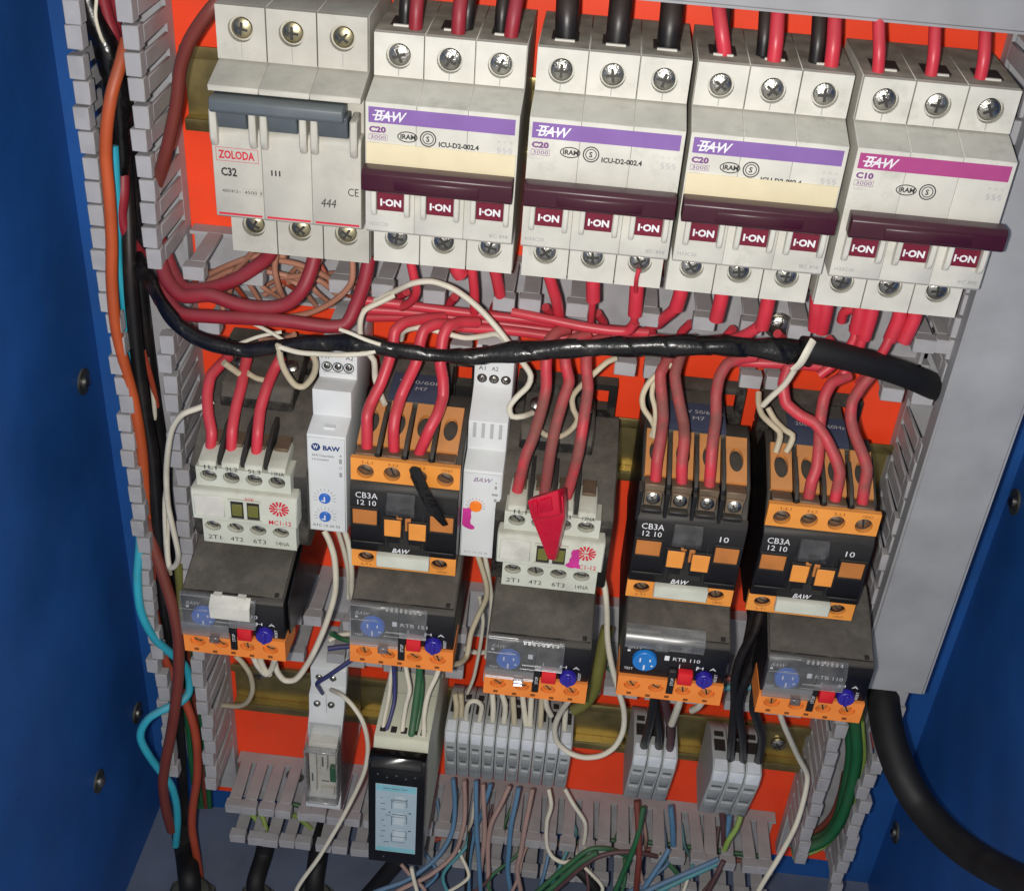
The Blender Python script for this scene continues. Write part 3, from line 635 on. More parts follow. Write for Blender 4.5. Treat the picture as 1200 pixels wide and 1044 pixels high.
# ------------------------------------------------------------------ thermal overload relays
O4 = (176.7, 0, -194.2)
def overload(x0, z0, label, knob, plate=False, txt='RTB 110', flap=True):
    t = thing('overload_relay', label, 'overload relay', (x0, 0, z0), 'overload relays under the contactors')
    w = 45.0
    prof = [(10, 2), (84, 2), (84, 11.7), (96.6, 11.7), (97.0, 12.1), (97.0, 31.0), (95.4, 32.4), (70, 40.5), (58, 42.5), (10, 30)]
    part('housing', t, 'black_plastic', lambda m: m.prism(prof, 0.2, w-0.2), 'ol_body', bev=0.5)
    tp = part('top_cover', t, 'dusty_black', lambda m: m.prism([(94.8, 32.8), (70, 40.7), (58, 42.6), (58, 43.4), (70, 41.6), (94.8, 33.6)], 1.0, w-1.0), 'ol_top')
    part('latch_hole', tp, 'slot_dark', lambda m: m.box(40.5, 42.3, 92.5, 94.6, 33.4, 34.5), 'ol_latch')
    holes = [(6.2, 6.6, 3.5, 2.7), (16.6, 6.4, 3.3, 2.5), (28.2, 6.4, 3.3, 2.5), (38.4, 6.4, 3.5, 2.7)]
    sp = part('terminal_strip', t, 'orange_deep', lambda m: (m.box(0, w, 80, 95.8, 0.01, 11.49), m.holed([(0, 0), (w, 0), (w, 11.5), (0, 11.5)], holes, lambda u, q, k: (u, 95.8 + k, q), 2.4)), 'ol_strip')
    for h in holes: screw(sp, h[0], 96.2, h[1], 2.6, 'amber', slot='line')
    for k in range(5): part('strip_notch', sp, 'ink_brown', lambda m: m.box(0, 2.0, 98.2, 98.3, 0, 1.3), 'ol_notch', (4.4+8.2*k, 0, 0.7 if k % 2 else 1.2))
    part('divider', t, 'black_plastic', lambda m: m.box(21.0, 24.0, 97.0, 99.0, 4.2, 17.5), 'ol_div', bev=0.3)
    text(t, 'STOP', 1.3, 23.4, 99.0, 9.5, 'ink_white', rot=(0, math.radians(-90), 0))
    kn = part('setting_dial', t, knob, lambda m: (m.cyl((9.9, 96.5, 21.4), (0, 1, 0), 5.4, 2.6, 28, 5.1)), ('ol_dial', knob), bev=0.2)
    part('dial_pointer', kn, 'ink_white', lambda m: (m.box(9.5, 10.2, 99.1, 99.2, 17.2, 19.8), m.box(7.6, 8.2, 99.1, 99.2, 21.5, 23.6), m.box(11.8, 12.4, 99.1, 99.2, 22, 23.4), m.box(12.6, 13.6, 99.1, 99.2, 19.4, 20)), 'ol_ptr')
    part('stop_button', t, 'red_button', lambda m: m.box(24.7, 31.0, 96.5, 100.4, 11.6, 18.2), 'ol_stop', bev=0.5, seg=2)
    rk = part('reset_knob', t, 'violet_knob', lambda m: m.cyl((36.2, 96.5, 14.2), (0, 1, 0), 3.9, 3.2, 12, 3.6), 'ol_reset', bev=0.25)
    part('knob_rib', rk, 'violet_knob', lambda m: m.box(35.4, 37.0, 99.6, 100.8, 11.2, 17.2), 'ol_rib', bev=0.2)
    text(t, txt, 1.9, 21.5, 97, 22.3, 'ink_white', width=11.5)
    part('print_mark', t, 'ink_white', lambda m: (m.box(18.2, 20.2, 97, 97.06, 22.0, 24.6), m.box(2.2, 3.4, 97, 97.06, 25.0, 26.0), m.box(24.9, 25.2, 97, 97.06, 18, 20.5), m.box(32.2, 32.6, 97, 97.06, 18, 20.2)), 'ol_print')
    text(t, 'H  A', 1.5, 32.4, 97, 18.8, 'ink_white', width=8); text(t, 'RESET', 1.2, 41.6, 97, 12.4, 'ink_white', rot=(0, math.radians(-90), 0))
    text(t, 'TEST', 1.3, 1.8, 97, 14.6, 'ink_white', width=3.8)
    if flap:
        fl = part('clear_flap', t, 'clear_cover', lambda m: (m.prism([(100.4, 12.6), (101.2, 12.6), (101.2, 28.4), (98.4, 33.6), (97.4, 33.8), (97.4, 33.2), (100.4, 28.0)], 0.4, 21.4), m.prism([(100.4, 19.6), (101.2, 19.6), (101.2, 28.4), (98.4, 33.6), (97.4, 33.8), (97.4, 33.2), (100.4, 28.0)], 21.45, 33.4)), 'ol_flap', bev=0.15)
        part('hinge_rod', fl, 'clear_case', lambda m: (m.cyl((0.6, 98.0, 33.8), (1, 0, 0), 1.0, 12.8, 10), m.cyl((15.5, 98.6, 33.2), (1, 0, 0), 1.0, 17.5, 10)), 'ol_rod')
        part('flap_edge_glint', fl, 'clear_edge', lambda m: (m.box(0.8, 13.0, 101.2, 101.35, 27.6, 28.0), m.box(0.8, 13.6, 98.6, 98.9, 33.2, 33.7), m.box(15.2, 33.0, 101.2, 101.35, 19.8, 20.05), m.box(16, 24, 101.2, 101.4, 22.0, 22.6)), 'ol_edge_glint')  # whitish strips paint the light caught along the flap's edges
        part('hinge_rib', fl, 'clear_edge', lambda m: [m.box(15.8+2.0*k, 16.9+2.0*k, 98.9, 99.9, 32.6, 34.4) for k in range(8)] and None, 'ol_ribs')
        part('flap_catch', fl, 'clear_smoke', lambda m: m.box(12.8, 17.0, 100.6, 102.4, 10.2, 13.4), 'ol_catch', bev=0.3)
    text(t, 'BAW', 1.9, 2.0, 97.1, 26.8, 'ink_pale', shear=0.35, width=6.5)
    if plate:
        part('white_plate', t, 'white_plastic', lambda m: m.prism([(101.3, 25.2), (102.6, 25.2), (102.6, 32.0), (98.8, 35.6), (98.2, 35.2), (101.3, 31.5)], 14.2, 31.6), 'ol_wp', bev=0.2)
        part('white_plate_tab', t, 'white_plastic', lambda m: (m.box(15.6, 19, 97.6, 100.2, 35.0, 36.2), m.box(26, 29.5, 97.6, 100.2, 35.0, 36.2)), 'ol_wt')
    return t
overload(-13.4, -196.8, 'overload relay with a white plate on its clear flap, under the leftmost contactor', 'blue_knob', True)
overload(60.2, -192.0, 'overload relay with a dusty clear flap, above the device with a screen', 'blue_knob', txt='RTB 151')
overload(119.2, -202.2, 'overload relay with a clear flap above the long row of terminal blocks', 'blue_knob', txt='')
overload(176.8, -194.2, 'overload relay with a bright blue dial and clear lettering, second from the right', 'bright_blue_knob', flap=False)
overload(237.2, -195.4, 'overload relay with a dark dial at the right end, beside the duct lid', 'blue_knob', txt='RTB 110')
ol1 = [o for o in col.objects if o.name.startswith('overload_relay') and 'leftmost' in o["label"]][0]
part('side_sheet', ol1, 'gloss_black', lambda m: m.prism([(9, 40), (60, 42), (93, 30), (93, 12), (60, 1), (9, 4)], 45.4, 46.4), bev=0.2)
# the raised flap of the second relay from the right
ol4 = [o for o in col.objects if o.name.startswith('overload_relay') and 'bright blue' in o["label"]][0]
fl = part('clear_flap', ol4, 'clear_cover', lambda m: m.prism([(97.4, 28.2), (98.0, 28.2), (98.6, 31.5), (96.5, 34.8), (92, 36.4), (92, 35.8), (96, 34.2), (97.8, 31.3)], 0.6, 34), bev=0.1)
part('hinge_rod', fl, 'clear_case', lambda m: (m.cyl((0.6, 95.5, 35.8), (1, 0, 0), 1.0, 14, 10), m.cyl((16, 96.6, 34.6), (1, 0, 0), 1.1, 17.5, 10)))
part('flap_catch', fl, 'clear_case', lambda m: (m.box(13, 19, 97.2, 99.6, 28.6, 31.2), m.box(24, 29, 97.2, 99.2, 29.2, 31.2)), bev=0.3)

# ------------------------------------------------------------------ plug-in modules
def timer(x0, label, kind):
    z0 = -144.0 if kind == 1 else -149.5
    t = thing('timer_relay', label, 'timer', (x0, 0, z0), 'narrow white timers between the contactors')
    w = 16.4
    if kind == 1:
        prof = [(8, -2), (62, -2), (64, 0), (70, 0), (70, 50.2), (58, 52.2), (58, 64.6), (45, 62.8), (45, 75.5), (38, 77), (8, 77)]
    else:
        prof = [(8, -2), (62, -2), (64, 0), (70, 0), (70, 46.0), (59, 49.5), (59, 63), (50, 67.5), (45, 72.5), (45, 84), (40, 88.5), (8, 88.5)]
    part('housing', t, 'timer_white', lambda m: m.prism(prof, 0, w), ('timer', kind), bev=0.45, seg=2)
    fp = part('front_plate', t, 'timer_white', lambda m: m.box(0.5, w-0.5, 69.9, 70.8, 1.0, (49.2 if kind == 1 else 45)), ('timerfp', kind), bev=0.2)
    if kind == 1:
        ic = part('round_logo', fp, 'ink_blue', lambda m: m.cyl((3.9, 70.6, 44.6), (0, 1, 0), 1.9, 0.27, 20))
        text(ic, 'W', 2.0, 2.75, 70.87, 43.7, 'ink_white', bold=0.04, width=2.3)
        text(fp, 'BAW', 2.2, 6.8, 70.8, 43.4, 'ink_blue', bold=0.06, width=7.2)
        text(fp, 'RAW Temporizado', 1.1, 2.2, 70.8, 40.0, 'ink_black', width=9.2); text(fp, 'a la Conexion', 1.1, 2.2, 70.8, 38.0, 'ink_black', width=7)
        for zz in (18.6, 8.8):
            dl = part('dial', fp, 'blue_knob', lambda m: m.cyl((7.2, 70.6, 0), (0, 1, 0), 2.5, 1.2, 20), 't1dial', (0, 0, zz), bev=0.2)
            part('dial_slot', dl, 'ink_white', lambda m: (m.box(6.9, 7.5, 71.8, 71.9, -1.4, 1.2), m.box(5.8, 7.0, 71.8, 71.9, -1.2, -0.7)), 't1ds', rot=None)
            def ticks(m):
                for k in range(11):
                    a = math.radians(-20 + 22*k); c, s_ = math.cos(a), math.sin(a)
                    m.plate([(7.2+c*3.4-s_*.12, s_*3.4+c*.12), (7.2+c*5-s_*.12, s_*5+c*.12), (7.2+c*5+s_*.12, s_*5-c*.12), (7.2+c*3.4+s_*.12, s_*3.4-c*.12)], 70.8, 70.87)
            part('dial_scale', dl, 'ink_grey', ticks, 't1tick')
        text(fp, 'RTC 10 60 02', 1.3, 1.8, 70.8, 3.0, 'ink_black', width=11.6)
        part('side_print', fp, 'ink_grey', lambda m: (m.box(13.6, 14.8, 70.8, 70.87, 37.2, 39.6), m.box(13.6, 14.8, 70.8, 70.87, 30.4, 32.6), m.ring(14.2, 35, .7, .7, .2, 70.8, 70.87), m.box(13.9, 14.6, 70.8, 70.87, 40.6, 41.6)))
        for k, xx in enumerate((3.6, 8.2, 12.8)):
            part('screw_well', t, 'toggle_grey', lambda m: m.ring(0, 0, 2.3, 2.3, 0.35, 45, 45.5), 't1well', (xx, 0, 68.2)); screw(t, xx, 44.7, 68.2, 1.8)
        text(t, 'A1', 2.3, 1.2, 45, 72.0, 'ink_black', width=3.2); text(t, 'A2', 2.3, 11.6, 45, 72.0, 'ink_black', width=3.2)
        part('terminal_line', t, 'ink_grey', lambda m: m.box(2, 14.4, 45, 45.06, 65.2, 65.5))
        part('vent_tab', t, 'timer_white', lambda m: m.box(6.4, 11, 64, 66.4, 50.9, 51.9))
    else:
        text(fp, 'BAW', 2.2, 4.2, 70.8, 41.0, 'ink_purple', shear=0.35, width=8)
        dl = part('dial', fp, 'marker_orange', lambda m: m.cyl((6.0, 70.6, 28.4), (0, 1, 0), 2.6, 1.3, 20), bev=0.2)
        def ticks(m):
            for k in range(11):
                a = math.radians(-20 + 22*k); c, s_ = math.cos(a), math.sin(a)
                m.plate([(6+c*3-s_*.15, 28.4+s_*3+c*.15), (6+c*4.2-s_*.15, 28.4+s_*4.2+c*.15), (6+c*4.2+s_*.15, 28.4+s_*4.2-c*.15), (6+c*3+s_*.15, 28.4+s_*3-c*.15)], 70.8, 70.87)
        part('dial_scale', fp, 'ink_grey', ticks)
        part('pink_marking', fp, 'marker_pink', lambda m: m.plate([(0.5, 18.2), (1.2, 17.0), (2.6, 16.2), (4.2, 15.6), (5.6, 15.8), (6.1, 16.9), (5.4, 17.8), (4.3, 18.5), (4.0, 20.0), (4.4, 22.4), (4.1, 24.6), (4.5, 26.0), (3.4, 27.1), (2.0, 26.6), (0.6, 26.7)], 70.82, 70.92))
        part('side_print', fp, 'ink_grey', lambda m: (m.box(13.4, 14.4, 70.8, 70.87, 38.0, 39.6), m.box(13.4, 14.6, 70.8, 70.87, 31.4, 33), m.box(12.4, 15, 70.8, 70.87, 34.6, 35.6), m.box(13.6, 14.2, 70.8, 70.87, 40.8, 41.4)))
        text(fp, 'RTC 10 125 48', 1.2, 2.0, 70.8, 2.6, 'ink_grey', width=10)
        for k, xx in enumerate((3.4, 8.4, 13.4)):
            part('screw_well', t, 'slot_dark', lambda m: m.cyl((0, 44.9, 0), (0, 1, 0), 2.1, 0.25, 18), 't2well', (xx, 0, 75.6)); screw(t, xx, 44.9, 75.6, 1.75)
        for k in range(4): part('groove', t, 'tb_grey', lambda m: m.prism([(50.3, 66.8), (59.3, 62.0), (59.3, 55.0), (59.0, 55.0), (59.0, 61.8), (50.1, 66.6)], 0, 1.4), 't2groove', (2.0+3.6*k, 0, 0.3))
        text(t, 'A1', 2.0, 1.8, 45, 79.6, 'ink_black', width=2.8); text(t, 'A2', 2.0, 7.2, 45, 79.6, 'ink_black', width=2.8)
        for xx in (2.4, 7.2, 12.0): part('terminal_notch', t, 'slot_dark', lambda m: m.prism([(40.1, 88.7), (45.2, 84.3), (45.2, 86), (41.5, 89)], 0, 2.6), 't2notch', (xx, 0, 0))
    return t
timer(37.4, 'white timer with two blue dials, beside the leftmost contactor', 1)
timer(103.0, 'white timer with an orange dial and a pink marker stain', 2)

# time switch, lower left
t = thing('time_switch', 'white time switch with a clear front hood, low in the panel at the left', 'time switch', (28.0, 0, -338))
w = 18.4
part('housing', t, 'timer_white', lambda m: m.prism([(8, 2), (52, -1), (62, 0), (62, 6), (52, 8), (52, 50), (48, 56), (47, 68), (42, 70), (42, 82), (36, 85), (8, 80)], 0, w), bev=0.5, seg=2)
part('side_panel', t, 'clear_smoke', lambda m: m.prism([(8, 4), (60, 2), (60, 48), (46, 64), (38, 80), (8, 78)], w+0.05, w+0.6))
part('dial_board', t, 'white_plastic', lambda m: (m.box(1.7, w-1.7, 52, 58, 7.5, 45), m.box(2.4, 6, 58.01, 61, 12, 42), m.box(8, 15, 58.01, 60.5, 9, 14), m.box(8.5, 12, 58.01, 62, 30, 43)), bev=0.3)
part('green_tab', t, 'wire_green', lambda m: m.box(13.0, 16.2, 58.05, 61, 20, 31), bev=0.3)
part('switch_lever', t, 'toggle_grey', lambda m: (m.box(3.6, 4.4, 61.05, 61.5, 20, 26), m.box(9.4, 10.2, 62.05, 62.6, 33, 40), m.box(8, 12, 58.05, 58.6, 17, 17.6)), bev=0.2)
part('clear_hood', t, 'clear_case', lambda m: m.prism([(52.1, 7), (64, 6.2), (64.6, 46), (60, 52), (52.1, 54)], 0.9, w-0.9), bev=0.4)
part('hood_frame', t, 'clear_edge', lambda m: (m.box(0.6, 1.5, 58, 64.9, 7, 46), m.box(w-1.5, w-0.6, 58, 64.9, 7, 46), m.box(1.51, w-1.51, 61, 65.0, 6.2, 7.4), m.box(1.51, w-1.51, 61, 65.1, 44.8, 46.2)), bev=0.3)
for xx in (4.4, 11.6):
    screw(t, xx, 48.2, 63, 1.9); screw(t, xx, 42.2, 76, 1.9)
part('seam', t, 'ink_grey', lambda m: m.box(w/2-.1, w/2+.1, 48.0, 48.1, 57, 70))

# protection relay with a screen
t = thing('protection_relay', 'cream relay with a black front and a small blue-grey screen', 'relay', (69.0, 0, -325.5))
w = 26.0
def slope(m): m.prism([(8, 0), (92, 0), (92, 68), (88, 76.5), (60, 77.6), (46, 78.2), (46, 68), (8, 68)], 0, w)
part('housing', t, 'relay_cream', slope, bev=0.5)
fb = part('black_front', t, 'gloss_black', lambda m: m.prism([(92.1, -1.0), (98, -1.0), (100, 0.4), (100, 71.6), (98, 73.6), (92.1, 73.6)], -0.6, w+0.3), bev=0.5, seg=2)
part('front_ridge', fb, 'gloss_black', lambda m: m.prism([(96, 69.6), (101.2, 69.6), (101.2, 70.4), (98, 74.4), (96, 74.4)], 0.6, w-1.4), bev=0.3)
scn = part('screen', fb, 'screen', lambda m: m.box(3.0, 22.6, 99.9, 100.15, 9.0, 58.0))
part('screen_header', scn, 'screen_teal', lambda m: m.box(3.3, 22.3, 100.16, 100.2, 53.4, 57.7))
part('screen_footer', scn, 'screen_teal', lambda m: m.box(3.3, 22.3, 100.16, 100.2, 9.3, 12.4))
def diagram(m):
    rr = random.Random(5)
    for k in range(3):
        zc = 45 - 12*k
        for a, b in ((-3.4, 3.4), (-3.9, 3.6), (-2.8, 3.9)):
            z_ = zc + rr.uniform(-4.6, 4.6); m.box(14.2+a, 14.2+b, 100.16, 100.19, z_, z_+0.35)
        m.box(10.6, 11.0, 100.16, 100.19, zc-4, zc+2.5); m.box(17.8, 18.2, 100.16, 100.19, zc-2, zc+4)
    for k in range(9):
        x_, z_ = rr.uniform(5, 8), 16 + 4*k; m.box(x_, x_+rr.uniform(1, 3), 100.16, 100.19, z_, z_+0.5)
    m.box(18.9, 20.2, 100.16, 100.2, 38.4, 39.4); m.box(18.9, 20.2, 100.16, 100.2, 25.4, 26.4); m.box(9.4, 10.2, 100.16, 100.2, 37.8, 39)
part('screen_diagram', scn, 'screen_ink', diagram)
def contactor_drawing(m):
    for zc in (46, 34, 22): m.plate([(11.4, zc-4), (16.6, zc-4.6), (17.4, zc+3), (15.8, zc+4.6), (12.4, zc+4.2)], 100.16, 100.175)
part('screen_shape', scn, 'screen_pale', contactor_drawing)
part('header_mark', scn, 'screen_ink', lambda m: (m.box(6.5, 9.8, 100.2, 100.24, 55.2, 55.7), m.box(10.4, 14.6, 100.2, 100.24, 55.1, 55.6), m.box(15.2, 18.2, 100.2, 100.24, 55.2, 55.7)))
for k in range(5): part('indicator', fb, 'toggle_grey', lambda m: m.cyl((0, 99.9, 0), (0, 1, 0), 0.45, 0.2, 10), 'led', (4+4.4*k, 0, 64.5 - (1.6 if k % 2 else 0)))
part('indicator', fb, 'toggle_grey', lambda m: m.cyl((0, 99.9, 0), (0, 1, 0), 0.4, 0.2, 10), 'led2', (7, 0, 4.6))
for k, xx in enumerate((3.5, 8.6, 13.5, 18.6, 22.8)):
    part('wire_entry', t, 'slot_dark', lambda m: m.box(-1.4, 1.4, 81.5, 85.0, 76.7, 77.25), 'pr_entry', (xx, 0, 0))
part('seam', t, 'ink_grey', lambda m: m.box(0.3, w-0.3, 60, 60.4, 77.6, 77.75))

# ------------------------------------------------------------------ rail terminal blocks
def terminal_block(x0, pw, z0, label, group, tall=1.0):
    t = thing('terminal_block', label, 'terminal block', (x0, 0, z0), group)
    g = 0.35
    prof = [(8, 0), (30, -1), (37.5, 1.0), (50, 40.5*tall), (50, 48.5*tall), (44, 50.5*tall), (22, 49*tall), (8, 40*tall)]
    part('body', t, 'tb_grey', lambda m: m.prism(prof, g/2, pw-g/2), ('tb', pw, tall), bev=0.3)
    part('cap', t, 'tb_hump', lambda m: m.prism([(49.8, 41.2*tall), (50.6, 41.2*tall), (50.6, 48.0*tall), (49.8, 48.2*tall)], 0.7, pw-0.7), ('tbc', pw, tall), bev=0.2)
    for k, (a, b) in enumerate(((8, 17), (22, 32))):
        dd = lambda z: 37.5 + (50-37.5)*((z-1.0)/(39.5*tall))
        part('release_button', t, 'tb_grey', lambda m: m.prism([(dd(a)-1, a), (dd(a)+0.7, a), (dd(b)+0.7, b), (dd(b)-1, b)], 1.2, pw-1.2), ('tbr', pw, tall, k), bev=0.3)
    for k, zz in enumerate((19.2, 34.4)):
        part('release_slot', t, 'toggle_grey', lambda m: m.prism([(37.5 + 12.5*(zz-1)/(39.5*tall), zz), (37.9 + 12.5*(zz-1)/(39.5*tall), zz), (38.2 + 12.5*(zz+0.4)/(39.5*tall), zz+1.5), (37.5 + 12.5*(zz+0.4)/(39.5*tall), zz+1.5)], 1.6, pw-1.6), ('tbs', pw, tall, k))
    part('marker_tag', t, 'tb_hump', lambda m: m.prism([(44.2, 50.4*tall), (49.6, 48.7*tall), (49.9, 49.3*tall), (44.3, 51.1*tall)], 1.0, pw-1.0), ('tbm', pw, tall), bev=0.15)
    part('test_slot', t, 'slot_dark', lambda m: m.prism([(24, 49.2*tall), (27.5, 49.4*tall), (27.5, 49.75*tall), (24, 49.6*tall)], 1.8, pw-1.8), ('tbt', pw, tall))
    part('wire_entry', t, 'slot_dark', lambda m: m.prism([(30, 49.5*tall), (38, 50.0*tall), (38, 50.5*tall), (30, 50.1*tall)], 1.4, pw-1.4), ('tbe', pw, tall))
    return t
ORD = ['first', 'second', 'third', 'fourth', 'fifth', 'sixth', 'seventh', 'eighth', 'ninth', 'tenth', 'eleventh', 'twelfth', 'thirteenth', 'fourteenth', 'fifteenth', 'sixteenth']
for k in range(10):
    terminal_block(98.2+6.55*k, 6.55, -330.5, f'grey terminal block, {ORD[k]} from the left in the row of ten', 'row of ten grey terminal blocks')
for k in range(3):
    terminal_block(194.6+7.6*k, 7.6, -332, f'grey terminal block under black wires, {("left", "middle", "right")[k]} one of the trio beside the long row', 'trio of terminal blocks')
for k in range(3):
    terminal_block(235.6+8.4*k, 8.4, -337, f'grey terminal block, {("left", "middle", "right")[k]} one of the rightmost trio', 'rightmost trio of terminal blocks')

# ------------------------------------------------------------------ cables and wires: way points are (photo x, photo y, distance from the plate)
def way(s): return [at(*[float(q) for q in a.split(',')]) for a in s.split()]
def wire(label, s, r, m, name='wire', cat='wire', group=None, n=10, lump=0.0, extra=None, step=1.6, flat=1.0, tens=0.92):
    pts = way(s) if isinstance(s, str) else s
    if extra: pts = pts + extra
    if isinstance(s, str):
        first, last = [[float(q) for q in a.split(',')] for a in (s.split()[0], s.split()[-1])]
        if first[1] < 0 and first[0] < 150: pts = [(pts[0][0]-3, pts[0][1], 148)] + pts          # runs on up the duct
        for ends, at_end in ((first, False), (last, True)):                                    # runs on down to the floor
            if 1040 < ends[1] and ends[0] < 1000:
                q = pts[-1] if at_end else pts[0]
                f_ = (q[0], q[1], ZF + 2)
                if q[2] > ZF + 6: pts = pts + [f_] if at_end else [f_] + pts
    o0 = pts[0]
    rel = [(p[0]-o0[0], p[1]-o0[1], p[2]-o0[2]) for p in pts]
    o = part(name, None, m, lambda q: q.tube(rel, r, n, step, lump, flat, tens), smooth=60)
    o.location = W(o0)
    return tag(o, label, cat, group)
RED, DR = 'wire_red', 'wire_red_dusty'
# into the breakers from above
G = 'supply cables entering the breakers from above'
def feed(label, a, b, r, m, up=40):
    p = at_z(a[0], a[1], 67.6); q = at(b[0], b[1], p[1])
    top = (q[0] + (q[0]-p[0])*0.3, q[1]-16, 104)
    wire(label, [(p[0], p[1], 66.9), p, ((p[0]*.7+q[0]*.3), p[1]-1.0, 74), ((p[0]*.3+q[0]*.7), p[1]-7.0, 83), top], r, m, 'supply_cable', 'cable', G)
B1 = 'the second breaker'
feed('black cable behind a red one, first pole of '+B1, (475, 27), (476, 0), 2.5, 'wire_black')
feed('dark red cable into the first pole of '+B1, (487, 33), (488, 0), 2.5, 'wire_darkred')
feed('dark red cable into the second pole of '+B1, (537, 38), (539, 0), 2.6, 'wire_darkred')
feed('black cable beside a red one, second pole of '+B1, (547, 33), (550, 0), 2.5, 'wire_black')
feed('black cable beside a red one, third pole of '+B1, (587, 36), (590, 0), 2.6, 'wire_black')
feed('dark red cable into the third pole of '+B1, (599, 42), (607, 0), 2.6, 'wire_darkred')
feed('thick black cable, left of three, on the breaker without cream strip', (664, 42), (663, 0), 4.3, 'wire_black')
feed('thick black cable, middle of three, on the breaker without cream strip', (723, 47), (728, 0), 4.3, 'wire_black')
feed('thick black cable, right of three, on the breaker without cream strip', (783, 52), (789, 0), 4.3, 'wire_black')
feed('bright red cable leaning right on the first pole of the fourth breaker', (849, 63), (837, 5), 2.6, RED)
feed('black cable behind the leaning red one on the fourth breaker', (845, 59), (850, 5), 2.6, 'wire_black')
feed('black cable on the middle pole of the fourth breaker', (894, 64), (899, 11), 2.6, 'wire_black')
feed('bright red cable on the middle pole of the fourth breaker', (907, 70), (914, 11), 2.6, RED)
feed('black cable on the last pole of the fourth breaker', (956, 72), (963, 18), 2.7, 'wire_black')
feed('bright red cable on the last pole of the fourth breaker', (974, 76), (981, 20), 2.6, RED)
feed('red cable, left of three, on the magenta-banded breaker', (1029, 83), (1031, 27), 2.2, RED)
feed('red cable, middle of three, on the magenta-banded breaker', (1091, 87), (1099, 36), 2.2, RED)
feed('red cable, right of three, on the magenta-banded breaker', (1149, 91), (1158, 44), 2.2, RED)
wire('thick brown cable curving from the top into the left duct', '330,-50,24 288,-26,40 252,6,49 224,45,48 212,78,46 207,120,44 199,160,41 190,195,37 181,222,30 172,240,22', 2.5, 'wire_brown', 'cable', 'cable')
# left duct
wire('orange cable running down the left duct, in front', '148,48,26 142,72,32 131,110,38 125,150,40 124,185,40 128,230,40 131,285,40 131,330,40 136,385,39 146,428,38 156,466,37 164,509,36 169,554,34 174,600,30 180,640,26', 2.5, 'wire_orange', 'cable', 'cable')
wire('dark brown cable running down the left duct to the floor', '158,520,22 163,556,26 172,605,30 180,640,34 193,680,38 203,715,41 209,750,43 209,790,44 205,830,44 200,862,44 195,886,44 191,915,43 194,945,40 201,972,36', 2.9, 'wire_brown', 'cable', 'cable')
wire('black cable running down the middle of the left duct', '146,190,18 150,250,24 152,310,30 154,350,32 158,390,32 163,435,32 169,480,32 178,529,32 184,600,32 188,645,31 192,700,30 198,750,28 204,800,26 210,860,22 214,930,20 217,985,18', 3.0, 'wire_black', 'cable', 'cable')
wire('second black cable deeper in the left duct', '160,300,14 166,350,14 172,400,14 181,470,14 190,530,14 196,600,14 200,660,14 206,740,12', 3.0, 'wire_black', 'cable', 'cable')
wire('rust red cable low in the left duct, reaching the floor gland', '176,640,24 178,668,26 180,712,28 186,742,29 197,781,30 210,806,31 219,826,32 227,850,33 231,876,33 231,910,32 226,945,31 225,970,31 230,1000,31 238,1050,31', 2.4, 'wire_rust', 'cable', 'cable')
wire('cyan cable behind the orange one in the left duct', '133,170,28 136,240,28 138,306,28 145,348,28 149,380,27 150,410,24 152,470,20 156,540,20 161,600,28 164,631,36 161,677,41 165,716,42 180,746,40 200,765,36 216,779,33 222,795,32 221,812,34 212,822,38 196,829,43 176,840,46 166,854,47 165,866,47 174,884,46 187,902,43 200,919,40 206,938,38 208,960,36 206,990,34', 2.15, 'wire_cyan', 'cable', 'cable')
wire('dark red cable in the upper left duct, left strand', '118,-12,20 126,20,20 135,50,20 141,100,18 144,180,20 144,227,26 142,254,27 151,279,26 165,298,22 176,312,18', 2.6, 'wire_darkred', 'cable', 'cable')
wire('dark red cable in the upper left duct, right strand', '132,-12,16 134,20,14 138,50,12 144,90,10', 2.4, 'wire_darkred', 'cable', 'cable')
wire('tape-wrapped black bundle in the upper left duct', '100,-14,20 110,18,22 124,55,24 136,100,24 140,158,24 142,200,22 146,250,18 150,300,16', lambda t: 4.4, 'tape_black', 'taped_bundle', 'cable bundle', n=14, lump=0.10)
wire('thick black cable at the top of the left duct', '106,-12,10 114,30,10 122,80,10 128,140,10 133,200,10 140,270,10', 4.6, 'wire_black', 'cable', 'cable')
wire('black cable hugging the inner side of the left duct', '130,40,8 142,110,8 150,180,8 158,250,8 166,310,10', 4.2, 'wire_black', 'cable', 'cable')
wire('pale wire in the upper left duct beside the taped bundle', '113,-8,28 112,20,29 119,45,28 127,58,26', 0.7, 'wire_white')
for k, (mm_, dx) in enumerate((('wire_green', 0), ('wire_green', 6), ('wire_brown', 12), ('wire_green', 17))):
    wire(f'{("green", "second green", "brown", "deep green")[k]} earth wire hidden low in the left duct', f'{206+dx},720,8 {211+dx},780,8 {220+dx},850,9 {226+dx},910,10 {232+dx*0.8},945,8', 1.6, mm_)
wire('thin rusty wire beside the black cable in the left duct', '168,412,24 176,440,20 183,470,16 187,510,10', 1.3, 'wire_rust')
wire('pale wire beside the black cable in the left duct', '172,420,20 178,450,18 182,490,16 184,515,12', 1.08, 'wire_white')
# white pair at the left contactor
wire('white wire curving from the left duct over the leftmost contactor', '250,470,56 236,477,58 215,485,58 203,500,56 198,520,54 195,555,50 197,592,48 203,620,48 209,650,47 206,662,44 199,665,42 196,640,40 197,600,38', 1.35, 'wire_white')
wire('second white wire lying in the left duct beside the curving one', '196,560,40 193,590,40 194,630,40 196,656,38 200,672,32', 1.08, 'wire_white')
wire('olive cable end low beside the leftmost overload relay', '209,660,40 212,700,38 213,740,34 212,770,30', 2.2, 'wire_olive', 'cable', 'cable')
